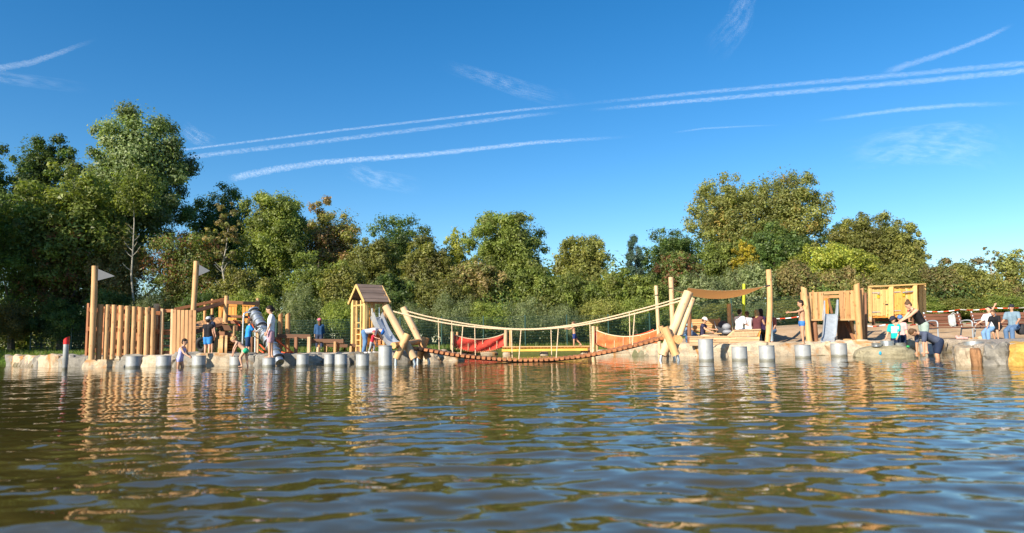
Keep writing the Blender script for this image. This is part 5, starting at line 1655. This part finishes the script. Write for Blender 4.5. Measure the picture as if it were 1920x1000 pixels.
# blue spot on the boulder
BLUEP = plain('bright_blue_plastic', (.01,.35,.62), .5)
prop(MB().ell(at(1650.5, 662.5, 18.35), (.035,.03,.05), 10, 7).build('blue_toy', BLUEP), 'small bright blue toy stuck on the olive boulder', 'toy')
GRN = plain('green_plastic', (.03,.30,.08), .5)
prop(MB().ell(at(1702.5, 650, 18.6), (.045,.045,.035), 10, 7).build('green_toy', GRN), 'small green toy at the right end of the olive boulder', 'toy')
# grey bag on the bench
BAG = plain('grey_bag_cloth', (.42,.44,.42), .8, var=.2, scale=9)
bg_ = thing('bag', 'grey and white bag leaning on the back of the empty bench', 'bag', at(1786, 612, 23.4))
mb = MB()
c_ = at(1785.5, 601, 23.3)
for i in range(7):
    pass
bmq = rock_mesh('bag_body', (.21,.15,.42), 44, BAG, 5, .16, 4)
place('bag_body', bmq, bg_, Matrix.Translation(c_) @ Matrix.Rotation(R(6), 4, 'Y') @ Matrix.Rotation(R(-10), 4, 'X'))
mb = MB(); mb.tube([at(1783,590,23.25), at(1787,586.5,23.25), at(1792,589,23.25)], .015, 6); mb.build('bag_strap', BAG, bg_)
# shoes left by the water, dark rucksack by the bench, round black bag on the left shore
PINK = plain('pinkish_canvas', (.55,.30,.27), .8, var=.2)
for k, px in enumerate((1796, 1804)):
    mb = MB(); c_ = at(px, 634.3, 22.6); mb.cone(c_, c_+Vector((.13,-.05,-.01)), .05, .04); mb.ell(c_+Vector((-.02,.02,.04)), (.05,.045,.05))
    prop(mb.build('shoe', PINK), ('left' if k == 0 else 'right')+' of two pinkish shoes left below the empty bench', 'shoe')
DKB = plain('black_bag_cloth', (.02,.02,.024), .75)
prop(place('rucksack', rock_mesh('rucksack', (.34,.26,.36), 55, DKB, 5, .12, 3), None, Matrix.Translation(at(1917, 618, 22.7))), 'black rucksack hanging by the bench at the right edge', 'rucksack')
rb = thing('black_tube', 'black rubber swimming tube standing on the shore behind the capped boy', 'swimming tube', gp(379, 21.5))
c_ = at(378.5, 647, 21.5)
mb = MB(); rad = .17
mb.tube([c_+Vector((math.cos(a)*rad*.75, .06*math.sin(a*2), math.sin(a)*rad*1.1)) for a in [2*math.pi*k/20 for k in range(21)]], .06, 10, cap=False); mb.build('tube_ring', RUBBER, rb)

# ================================================================== GREEN MESH FENCE BEHIND
FEN = plain('dark_green_fence_wire', (.03,.075,.06), .5, .2)
fe = thing('mesh_fence', 'dark green wire mesh fence along the foot of the bushes', 'fence', (-8, 34, .5))
NX = 22
xs_ = [-24+i*2.05 for i in range(NX)]
def fy(x): return 33.6+.08*abs(x+2)*.3
pm = None
for i, x in enumerate(xs_):
    z = float(land(x, fy(x)))
    p = Vector((x, fy(x), z-.1))
    beam('fence_post', fe, p, p+Vector((0,0,1.62)), .06, .06, FEN)
    if i < NX-1:
        x2 = xs_[i+1]; q = Vector((x2, fy(x2), float(land(x2, fy(x2)))-.1))
        if pm is None:
            mb = MB()
            for k in range(11):
                mb.box((1.025, 0, .2+k*.135), (1.99, .006, .007))
            for k in range(36):
                mb.box((.03+k*.0565, .004, .875), (.005, .005, 1.36))
            pm = mb.mesh('wire_panel', FEN, False)
        B_ = basis(Vector((0,0,1)), (0,1,0))
        d = (q-p)
        Mx = Matrix.Translation(p) @ Matrix.Rotation(math.atan2(d.y, d.x), 4, 'Z') @ Matrix.Rotation(-math.atan2(d.z, math.hypot(d.x,d.y)), 4, 'Y')
        prop(place('wire_panel', pm, fe, Mx), kind='stuff')
# ================================================================== PEOPLE
_mc = {}
def cloth(name, c, rough=.8):
    if name not in _mc: _mc[name] = plain(name, c, rough, var=.10, scale=11, spec=.2, bump=.55)
    return _mc[name]
def skin(tone=0):
    n = 'skin_tone_%s' % 'abc'[tone]
    if n not in _mc:
        _mc[n] = plain(n, ((.60,.34,.22),(.50,.27,.16),(.64,.40,.29))[tone], .5, var=.06, scale=5, spec=.35)
    return _mc[n]
HAIR = {'dark': (.022,.015,.011), 'brown': (.10,.055,.028), 'blond': (.42,.28,.12), 'grey': (.2,.2,.2)}
EYE = plain('eye_dark', (.02,.015,.012), .2)
LIP = plain('lip', (.42,.14,.11), .5)
PENDING = []
def dirv(a, ab=0, side=1):
    """0 = straight down, 90 = forward; ab opens sideways"""
    a, ab = R(a), R(ab)
    return Vector((side*math.sin(ab), math.sin(a)*math.cos(ab), -math.cos(a)*math.cos(ab)))
def person(label, px, H, Y, yaw, foot=None, pelvis=None, lean=0, th=(0,0), sk=(0,0), ua=(5,5), fa=(12,12), ab=(8,8), fab=None, lab_=(3,3), head=0, hyaw=0, child=.5,
           tone=0, hair='dark', style='short', top=None, sleeve=.45, bottom=None, leg=.35, shoes=None, hat=None, suit=None, bun=False, pony=False, group=None, tilt=0, fat=1.0, waist_skin=False):
    """one figure: joints by forward kinematics, one voxel-joined body surface, clothes as shells over it.
    Angles are against the vertical, in the figure's own forward plane; index 0 is the figure's left."""
    x = gx(px, Y)
    hh = .132+.030*child                                            # head height / stature
    legL = .50-.035*child
    thL, skL = legL*.49, legL*.46
    toL = 1-legL-hh-.035                                              # pelvis to neck base
    u = Vector((R(tilt)*1.0, math.sin(R(lean)), math.cos(R(lean)))).normalized()
    P = Vector((0,0,0))
    J = {}
    sw = (.118-.012*child); hw = .052
    J['neck'] = P+u*toL
    hd = Vector((R(tilt), math.sin(R(head)), math.cos(R(head)))).normalized()
    J['headc'] = J['neck']+hd*(.035+hh*.5)
    foots = []
    for i, s in enumerate((-1, 1)):
        hip = P+Vector((s*hw,0,-.005)); J['hip',i] = hip
        kn = hip+dirv(th[i], lab_[i], s)*thL; J['knee',i] = kn
        an = kn+dirv(sk[i], lab_[i]*.3, s)*skL; J['ank',i] = an
        fwd = Vector((0,1,0))
        J['toe',i] = an+Vector((s*.012,.085,-.030)) if sk[i] > -50 else an+Vector((0,.04,-.075))
        J['heel',i] = an+Vector((0,-.022,-.028))
        foots.append(min(J['toe',i].z, J['heel',i].z)-.016)
        sh = P+u*(toL*.90)+Vector((s*sw,0,0)); J['sh',i] = sh
        el = sh+dirv(ua[i], ab[i], s)*.165; J['el',i] = el
        fb = ab[i]*.4 if fab is None else fab[i]
        wr = el+dirv(fa[i], fb, s)*.142; J['wr',i] = wr
        J['hand',i] = wr+dirv(fa[i], fb, s)*.048
        J['hdir',i] = dirv(fa[i], fb, s)
    ws = Matrix.Rotation(R(-yaw)+math.pi, 4, 'Z')                     # yaw 0 looks at the camera side, 90 to the right
    ws = Matrix.Rotation(math.pi - R(yaw)*-1, 4, 'Z')
    if pelvis is not None: z0 = pelvis
    else: z0 = (foot if foot is not None else ground_z(x, Y)) - min(foots)*H
    base = Vector((x, Y, z0))
    fz = z0+min(foots)*H
    t = thing('person', label, 'person', (x, Y, fz), group)
    Mw = Matrix.Translation(base) @ ws @ Matrix.Scale(H, 4)
    vox = .0125
    def finish(mb, name, mat, par, v=vox, smooth=5, raw=None):
        mb2 = [Mw @ Vector(q)-base for q in mb.v]
        m2 = MB(); m2.v = [tuple(q) for q in mb2]; m2.f = mb.f; m2.m = [0]*len(mb.f)
        o = place(name, m2.mesh(name, mat), par, Matrix.Translation(base))
        md = o.modifiers.new('join', 'REMESH'); md.mode = 'VOXEL'; md.voxel_size = max(.0105, v*H); md.use_smooth_shade = True
        sm_ = o.modifiers.new('relax', 'SMOOTH'); sm_.factor = .5; sm_.iterations = smooth
        PENDING.append((o, raw))
        return o
    def fixed(mb, name, mat, par):
        m2 = MB(); m2.v = [tuple(Mw @ Vector(q)-base) for q in mb.v]; m2.f = mb.f; m2.m = mb.m
        return place(name, m2.mesh(name, mat), par, Matrix.Translation(base))
    f = fat
    kf = 1-.08*child
    # --- body
    B = MB()
    wst = P+u*toL*.38; chs = P+u*toL*.74
    def torso(B, g, lo=-.02, hi=1.0):
        for s in (-1, 1):
            sx = Vector((s,0,0))
            B.cone(P+u*toL*lo+sx*.040*f, wst+sx*.036*f, .060*f+g, .054*f+g)
            B.cone(wst+sx*.036*f, chs+sx*.046*f, .054*f+g, .062*f+g)
            if hi > .9:
                B.cone(chs+sx*.046*f, P+u*toL*.90+sx*.060, .062*f+g, .040+g)
                B.cone(P+u*toL*.92, J['sh',0 if s < 0 else 1], .036+g, .034+g)
    torso(B, 0)
    B.cone(P+u*toL*.9, J['neck']+hd*.03, .036, .030)
    # head: skull, jaw, nose, ears
    Hm = Matrix((hd.cross(Vector((0,1,0))) if False else Vector((1,0,0)), Vector((0,0,0)), hd))
    fw = (Vector((0,1,0))-hd*hd.y); fw = fw.normalized() if fw.length > .05 else Vector((0,0,-1))
    rtv = fw.cross(hd)
    qy = Matrix.Rotation(R(hyaw), 3, hd)
    fw, rtv = qy @ fw, qy @ rtv
    HB = Matrix((rtv, fw, hd)).transposed()
    hc = J['headc']
    def hpnt(a, b_, c_): return hc + HB @ Vector((a*hh, b_*hh, c_*hh))
    B.ell(hpnt(0,-.04,.10), (.36*hh,.43*hh,.42*hh), 14, 10, HB)
    B.ell(hpnt(0,.05,-.16), (.29*hh,.34*hh,.36*hh), 12, 9, HB)
    B.ell(hpnt(0,.40,-.08), (.055*hh,.10*hh,.09*hh), 8, 6, HB)
    for s in (-1, 1): B.ell(hpnt(s*.365,-.03,-.04), (.05*hh,.09*hh,.13*hh), 8, 6, HB)
    for i in (0, 1):
        B.cone(J['sh',i], J['el',i], .034*kf*f, .026*kf)
        B.cone(J['el',i], J['wr',i], .027*kf, .018*kf)
        B.cone(J['wr',i], J['hand',i], .018*kf, .020*kf)
        B.cone(J['hip',i]+Vector((0,0,.01)), J['knee',i], .062*kf*f, .040*kf)
        md_ = J['knee',i].lerp(J['ank',i], .30)
        B.cone(J['knee',i], md_, .039*kf, .037*kf)
        B.cone(md_, J['ank',i], .037*kf, .023*kf)
        B.cone(J['heel',i], J['toe',i], .021, .015)
        B.cone(J['ank',i], J['heel',i], .023, .021)
    # fingers and thumb, rooted inside the palm
    Fg = MB()
    for i, s in enumerate((-1, 1)):
        d = J['hdir',i].normalized()
        ax = Vector((0,1,0))-d*d.y
        ax = ax.normalized() if ax.length > .1 else Vector((0,0,1))
        pn = d.cross(ax)*s                                           # palm normal
        for k in range(4):
            b0 = J['hand',i]+ax*(.0105*(1.5-k)) - d*.004
            L = (.030,.035,.033,.026)[k]
            q1 = b0+d*(.012+L*.45)-pn*.003; q2 = q1+(d*.8-pn*.5).normalized()*L*.62
            Fg.tube([b0, q1, q2], [.0056,.0052,.0040], 6)
        b0 = J['wr',i]+d*.016+ax*.012
        q1 = b0+(ax*.8+d*.7).normalized()*.022; q2 = q1+(d*.95+ax*.25-pn*.2).normalized()*.022
        Fg.tube([b0, q1, q2], [.0072,.0064,.0048], 6)
    fm = [tuple(Mw @ Vector(q)-base) for q in Fg.v]
    body = finish(B, 'body', skin(tone), t, raw=(fm, Fg.f))
    # --- face
    for s in (-1, 1):
        e = MB(); e.ell(hpnt(s*.15,.345,.0), (.042*hh,.03*hh,.03*hh), 8, 6, HB); fixed(e, 'eye', EYE, t)
    e = MB(); e.ell(hpnt(0,.365,-.30), (.10*hh,.03*hh,.025*hh), 8, 6, HB); fixed(e, 'mouth', LIP, t)
    # --- hair
    hm = cloth('hair_'+hair, HAIR[hair], .6)
    Hr = MB()
    Hr.ell(hpnt(0,-.10,.17), (.40*hh,.44*hh,.41*hh), 14, 10, HB)
    Hr.ell(hpnt(0,-.22,-.05), (.37*hh,.28*hh,.38*hh), 12, 9, HB)
    if style == 'long':
        for s in (-1, 1): Hr.cone(hpnt(s*.27,-.15,.05), hpnt(s*.26,-.22,-.85), .13*hh, .09*hh)
        Hr.cone(hpnt(0,-.30,0), hpnt(0,-.36,-.95), .24*hh, .15*hh)
    if pony:
        Hr.cone(hpnt(0,-.48,.12), hpnt(0,-.62,-.30), .13*hh, .12*hh); Hr.cone(hpnt(0,-.62,-.30), hpnt(0,-.56,-.95), .12*hh, .05*hh)
    if bun: Hr.ell(hpnt(0,-.42,.42), (.19*hh,.19*hh,.17*hh), 10, 7, HB)
    finish(Hr, 'hair', hm, t, smooth=3)
    # --- hat
    if hat:
        kind, c = hat
        hmat = cloth('hat_'+'_'.join(kind if isinstance(kind, tuple) else (kind,))+'_%d' % int(sum(c)*997), c)
        K = MB()
        K.ell(hpnt(0,-.07,.24), (.44*hh,.50*hh,.38*hh), 16, 10, HB)
        if kind == 'cap':
            K.ell(hpnt(0,.50,.16), (.30*hh,.30*hh,.05*hh), 12, 6, HB)
        if kind == 'backcap':
            K.ell(hpnt(0,-.58,.10), (.28*hh,.22*hh,.05*hh), 12, 6, HB)
        if kind == 'brim':
            K.ell(hpnt(0,-.04,.14), (.74*hh,.78*hh,.06*hh), 18, 6, HB)
        finish(K, 'hat', hmat, t, smooth=2)
    # --- clothes
    def limb(B, i, a, m_, z, k, ra, rm, rz, g):
        """covers part k (0..2) of a two-segment limb"""
        if k <= 1:
            B.cone(a, a.lerp(m_, k), ra+g, ra+(rm-ra)*k+g)
        else:
            B.cone(a, m_, ra+g, rm+g)
            B.cone(m_, m_.lerp(z, k-1), rm+g, rm+(rz-rm)*(k-1)+g*1.05)
    if top is not None:
        nm, c = top
        T_ = MB()
        torso(T_, .011, .04 if bottom is not None else -.02)
        for i in (0, 1):
            if sleeve > 0: limb(T_, i, J['sh',i], J['el',i], J['wr',i], sleeve, .036*f, .028, .02, .011)
        finish(T_, 'shirt', cloth(nm, c), t, smooth=3)
    if suit is not None:
        nm, c = suit
        T_ = MB(); torso(T_, .006, -.02, .8)
        for s, i in ((-1,0),(1,1)):
            T_.cone(chs+Vector((s*.045,0,0)), J['sh',i].lerp(J['neck'], .5), .050*f, .030)
        for i in (0, 1): T_.cone(J['hip',i], J['hip',i].lerp(J['knee',i], .12), .062*kf*f+.006, .060*kf*f+.006)
        finish(T_, 'swimsuit', cloth(nm, c), t, smooth=3)
    if bottom is not None:
        nm, c = bottom
        T_ = MB()
        for s in (-1, 1):
            T_.cone(P-u*.012+Vector((s*.040*f,0,0)), P+u*toL*(.12 if top else .07)+Vector((s*.038*f,0,0)), .062*f+.009, .058*f+.008)
        for i in (0, 1):
            limb(T_, i, J['hip',i], J['knee',i], J['ank',i], leg, .062*kf*f, .041*kf, .030*kf, .012 if leg > .2 else .006)
        finish(T_, 'trousers' if leg > 1.2 else ('shorts' if leg > .2 else 'swim_trunks'), cloth(nm, c), t, smooth=3)
    if shoes is not None:
        nm, c = shoes
        for i in (0, 1):
            T_ = MB(); T_.cone(J['heel',i], J['toe',i]+Vector((0,.008,0)), .028, .022); T_.cone(J['ank',i], J['heel',i], .027, .027)
            finish(T_, 'shoe', cloth(nm, c), t, smooth=2)
    return t, Mw, J
WHITE = ('white_cotton', (.78,.78,.80)); GREYT = ('grey_marl', (.36,.38,.40)); NAVY = ('navy_cloth', (.018,.028,.06)); BLACK = ('black_cloth', (.016,.016,.019))
JEANS = ('blue_denim', (.10,.20,.36)); DENIM = ('dark_denim', (.05,.10,.19))
zs = lambda px, py, Y: at(px, py, Y).z
# --- left shore
person('child in a pale lavender swimsuit wading by the stone edge', 338, 1.13, 19.9, 90, foot=-.32, lean=14, th=(14,-4), sk=(-6,-16), ua=(22,32), fa=(48,58), head=16, child=1, hair='dark', pony=False, style='short', suit=('lavender_swimsuit', (.42,.42,.74)), tone=0)
person('boy seen from behind in black and blue rash vest with a grey sun cap', 389, 1.17, 21.0, 176, foot=zs(389,668.5,21.0), th=(6,-5), sk=(-4,-8), ua=(12,4), fa=(34,18), head=8, child=1, hair='dark', hat=('brim0', (.50,.52,.55)), top=('black_rash_vest', (.014,.014,.018)), sleeve=.25, bottom=('blue_swim_shorts', (.04,.22,.55)), leg=.62, tone=0)
person('dark-haired person mostly hidden behind the capped boy on the left shore', 395.5, 1.22, 22.1, 140, foot=zs(395,664,22.1), head=6, child=.8, hair='dark', top=NAVY, bottom=BLACK, leg=.8, tone=0)
person('blond toddler in green trunks leaning over a steel stump', 461, 1.0, 19.0, 275, foot=-.03, lean=46, th=(34,-4), sk=(-14,-8), ua=(24,36), fa=(8,18), head=58, child=1, hair='blond', bottom=('green_swim_trunks', (.03,.42,.22)), leg=.12, tone=0)
person('boy in bright blue shirt and navy shorts turning the crank of the water screw', 464, 1.08, 20.5, 125, foot=zs(464,667,20.5), lean=6, th=(14,-6), sk=(-2,-16), ua=(46,40), fa=(76,84), ab=(14,10), head=10, child=1, hair='brown', top=('bright_blue_shirt', (.03,.26,.66)), sleeve=.6, bottom=('navy_shorts', (.02,.045,.11)), leg=.9, tone=0)
person('dark-haired girl in white shirt and pink shorts standing on a steel stump', 507, 1.41, 18.95, 285, foot=zs(505,671.5,18.95), lean=-2, th=(3,-3), sk=(-2,-5), ua=(8,14), fa=(18,22), head=24, child=.7, hair='dark', style='short', pony=True, top=('white_tee', (.80,.79,.82)), sleeve=.75, bottom=('pink_shorts', (.62,.36,.40)), leg=.72, tone=0)
person('walker in a pink cap and dark blue top beyond the water channels', 598.5, 1.28, 28.2, 200, lean=4, th=(10,-8), sk=(0,-14), ua=(4,12), head=4, child=.8, hair='brown', style='long', hat=('backcap', (.72,.16,.22)), top=('dark_blue_top', (.03,.08,.18)), sleeve=1.6, bottom=('dark_leggings', (.04,.05,.09)), leg=1.9, tone=0)
person('adult in grey shirt, jeans and blue cap bending over a small child', 684, 1.25, 20.9, 82, foot=zs(682,663.5,20.9), lean=82, th=(-6,10), sk=(-3,-14), ua=(28,4), fa=(32,14), ab=(10,6), head=112, child=0, hair='brown', hat=('cap', (.02,.12,.42)), top=('light_grey_tee', (.50,.50,.53)), sleeve=.55, bottom=JEANS, leg=1.95, shoes=('white_shoes', (.6,.6,.6)), tone=2, fat=1.0)
person('toddler in a red shirt held by the bending adult', 697, .66, 20.55, 80, foot=zs(697,661.5,20.55), lean=16, th=(24,-10), sk=(-8,-22), ua=(40,60), fa=(66,74), head=6, child=1.3, hair='blond', hat=('cap0', (.62,.12,.14)), top=('red_toddler_shirt', (.62,.03,.06)), sleeve=.5, bottom=('grey_leggings', (.36,.36,.38)), leg=1.7, shoes=('white_shoes', (.6,.6,.6)), tone=0)
person('boy in blue swim trunks walking along the low orange beam', 1077, 1.07, 28.9, 262, foot=zs(1077,652.0,28.9), lean=3, th=(4,-26), sk=(2,-44), ua=(60,-10), fa=(100,20), head=2, child=1, hair='brown', bottom=('dark_blue_trunks', (.02,.04,.16)), leg=.5, tone=1)
# --- terrace under the sail
person('person in a white sun hat and dark top sitting by the pale bench', 1317, 1.30, 24.2, 60, pelvis=zs(1317,631,24.2), lean=8, th=(70,86), sk=(-30,10), ua=(50,38), fa=(84,70), head=24, child=.6, hair='dark', hat=('brim', (.74,.70,.64)), top=('dark_print_top', (.04,.035,.07)), sleeve=.3, bottom=('sand_shorts', (.5,.36,.25)), leg=.8, tone=1)
person('person in a blue denim shirt crouching low beside the sun-hatted person', 1304, 1.25, 24.0, 250, pelvis=zs(1310,630,24.0), lean=48, th=(80,70), sk=(-40,-30), ua=(50,40), fa=(60,60), head=70, child=.6, hair='brown', style='long', top=('denim_shirt', (.16,.22,.33)), sleeve=1.2, bottom=DENIM, leg=1.8, tone=0)
person('person in pale turquoise top half hidden by the dark sail post', 1288, 1.25, 24.6, 150, pelvis=zs(1288,626,24.6), lean=10, th=(80,80), sk=(0,0), head=10, child=.6, hair='blond', top=('turquoise_top', (.35,.62,.62)), sleeve=.6, bottom=JEANS, leg=1.8, tone=2)
person('person in white shirt seated left of the yellow-green pole', 1387, 1.42, 24.2, 120, pelvis=zs(1387,619,24.2), lean=6, th=(84,84), sk=(0,0), ua=(20,20), fa=(60,60), head=8, child=.3, hair='dark', top=WHITE, sleeve=.8, bottom=DENIM, leg=1.9, tone=0)
person('person in white shirt seated just right of the yellow-green pole', 1404.5, 1.28, 24.2, 200, pelvis=zs(1404,619,24.2), lean=4, th=(84,84), sk=(0,0), ua=(16,16), fa=(50,50), head=14, child=.4, hair='brown', top=('cream_shirt', (.74,.70,.68)), sleeve=.8, bottom=DENIM, leg=1.9, tone=1)
person('long-haired blonde person in a dark top seated beside the sail post', 1420, 1.46, 24.2, 140, pelvis=zs(1420,620,24.2), lean=8, th=(84,84), sk=(0,0), ua=(16,30), fa=(50,66), head=6, child=.2, hair='blond', style='long', top=('dark_red_vest', (.09,.03,.035)), sleeve=0, bottom=BLACK, leg=1.9, tone=0)
person('dark-haired person in a lilac top partly behind the crooked sail post', 1429.5, 1.52, 24.5, 220, pelvis=zs(1429,620,24.5), lean=4, th=(84,84), sk=(0,0), ua=(10,10), fa=(46,46), head=0, child=.2, hair='dark', style='long', top=('lilac_top', (.42,.22,.42)), sleeve=1.2, bottom=BLACK, leg=1.9, tone=0)
person('person in jeans seated right of the crooked sail post', 1448, 1.42, 25.0, 320, pelvis=zs(1448,620,25.0), lean=14, th=(80,80), sk=(0,0), ua=(16,16), fa=(60,60), head=40, child=.3, hair='brown', top=('red_brown_top', (.40,.12,.08)), sleeve=.9, bottom=JEANS, leg=1.2, tone=0)
# --- right shore
person('boy in blue and white swim trunks standing on a stump with one arm out', 1505, 1.22, 19.35, 262, foot=zs(1504,646.5,19.35), lean=-2, th=(4,-3), sk=(-1,-6), ua=(72,-6), fa=(88,10), ab=(10,12), head=10, child=.9, hair='dark', bottom=('blue_white_trunks', (.05,.18,.46)), leg=.16, tone=1)
teal_boy = person('boy in a teal shirt and dark cap behind the olive boulder', 1679, 1.20, 19.75, 300, foot=zs(1679,674,19.75), lean=4, th=(4,-2), sk=(-2,-6), ua=(14,20), fa=(40,34), head=20, child=.9, hair='dark', hat=('cap', (.03,.03,.045)), top=('teal_shirt', (.01,.44,.40)), sleeve=.8, bottom=NAVY, leg=.9, tone=0)
person('child in a blue cap mostly hidden behind the boy in teal', 1690, 1.12, 20.6, 330, foot=zs(1690,664,20.6), head=14, child=1, hair='brown', hat=('cap', (.08,.18,.36)), top=('pink_shirt', (.6,.36,.34)), sleeve=.8, bottom=NAVY, leg=.8, tone=0)
person('woman with a bun in a black strap top leaning to the left', 1733, 1.52, 18.9, 262, foot=zs(1733,664,18.9), lean=30, th=(6,-4), sk=(-4,-8), ua=(52,40), fa=(60,52), ab=(8,8), head=42, child=0, hair='brown', bun=True, suit=('black_strap_top', (.012,.012,.015)), bottom=('grey_green_skirt', (.30,.38,.33)), leg=.8, tone=0)
person('bather in navy shirt and shorts bending down into the water', 1757, 1.46, 17.35, 268, foot=-.32, lean=64, th=(16,-4), sk=(-8,-10), ua=(14,4), fa=(4,2), ab=(6,8), head=84, child=.3, hair='brown', top=('slate_navy_shirt', (.07,.085,.13)), sleeve=.7, bottom=NAVY, leg=.75, tone=1, fat=1.02)
person('small child in red shorts standing before the locker hut', 1707.5, .86, 26.8, 60, foot=zs(1707,604,26.8), head=4, child=1, hair='dark', bottom=('red_shorts', (.55,.02,.04)), leg=.6, tone=1, th=(4,-4))
person('youngster in white top and light jeans on the right bench, hand at the head', 1860, 1.36, 22.75, 290, pelvis=zs(1862,615,22.75), lean=6, th=(72,62), sk=(2,-10), ua=(138,34), fa=(222,66), ab=(14,10), fab=(0,4), head=0, child=.5, hair='dark', top=('white_print_top', (.72,.72,.76)), sleeve=.7, bottom=('light_jeans', (.16,.29,.48)), leg=1.9, shoes=('white_shoes', (.6,.6,.6)), tone=0)
person('child in black leaning forward between the two seated people on the bench', 1872, 1.14, 22.6, 300, pelvis=zs(1876,613,22.6), lean=26, th=(60,44), sk=(-6,-24), ua=(20,30), fa=(14,30), head=30, child=.8, hair='brown', top=('black_tee', (.014,.014,.017)), sleeve=.8, bottom=('black_shorts', (.014,.014,.017)), leg=.8, tone=1)
person('man in grey-blue shirt, jeans and dark cap seated at the right edge', 1902, 1.46, 22.7, 300, pelvis=zs(1905,613,22.7), lean=4, th=(78,70), sk=(4,-4), ua=(30,26), fa=(64,60), ab=(16,10), head=4, child=0, hair='dark', hat=('backcap', (.025,.025,.035)), top=('grey_blue_tee', (.17,.25,.31)), sleeve=.75, bottom=('mid_jeans', (.09,.16,.28)), leg=1.92, shoes=('yellow_shoes', (.45,.42,.08)), tone=1)
PRINT = plain('white_shirt_print', (.78,.80,.80), .7)
bpy.context.view_layer.update()
_dg = bpy.context.evaluated_depsgraph_get()
for o, raw in PENDING:
    me = bpy.data.meshes.new_from_object(o.evaluated_get(_dg))
    me.name = o.name
    o.modifiers.clear()
    if raw is not None:
        bm = bmesh.new(); bm.from_mesh(me)
        vs = [bm.verts.new(v) for v in raw[0]]
        for f_ in raw[1]:
            try: bm.faces.new([vs[i] for i in f_]).smooth = True
            except ValueError: pass
        bm.to_mesh(me); bm.free()
    o.data = me

# illegible white lettering printed on the teal shirt: rows of short strokes laid on the cloth
t_ = teal_boy[0]
sh_ = [c for c in t_.children if c.name.startswith('shirt')][0]
bpy.context.view_layer.update()
mb = MB()
rq = random.Random(4)
inv = sh_.matrix_world.inverted()
def on_shirt(px, py):
    d = ray(px, py).normalized()
    hit, loc, nrm, _i = sh_.ray_cast(inv @ CAM, inv.to_3x3() @ d)
    return (sh_.matrix_world @ loc + (sh_.matrix_world.to_3x3() @ nrm)*.004) if hit else None
for (y0, y1) in ((612.5,616.5),(617.8,622),(623,624.5)):
    x = 1671.0
    while x < 1684.5:
        w = rq.uniform(1.2, 2.2) if y1-y0 > 2 else 3.2
        P4 = [on_shirt(x, y1), on_shirt(x+w, y1), on_shirt(x+w, y0), on_shirt(x, y0)]
        if all(P4): mb.add(P4, [(0,1,2,3)])
        x += w+rq.uniform(.35, .7)
if mb.v: mb.build('shirt_print', PRINT, t_, smooth=False)
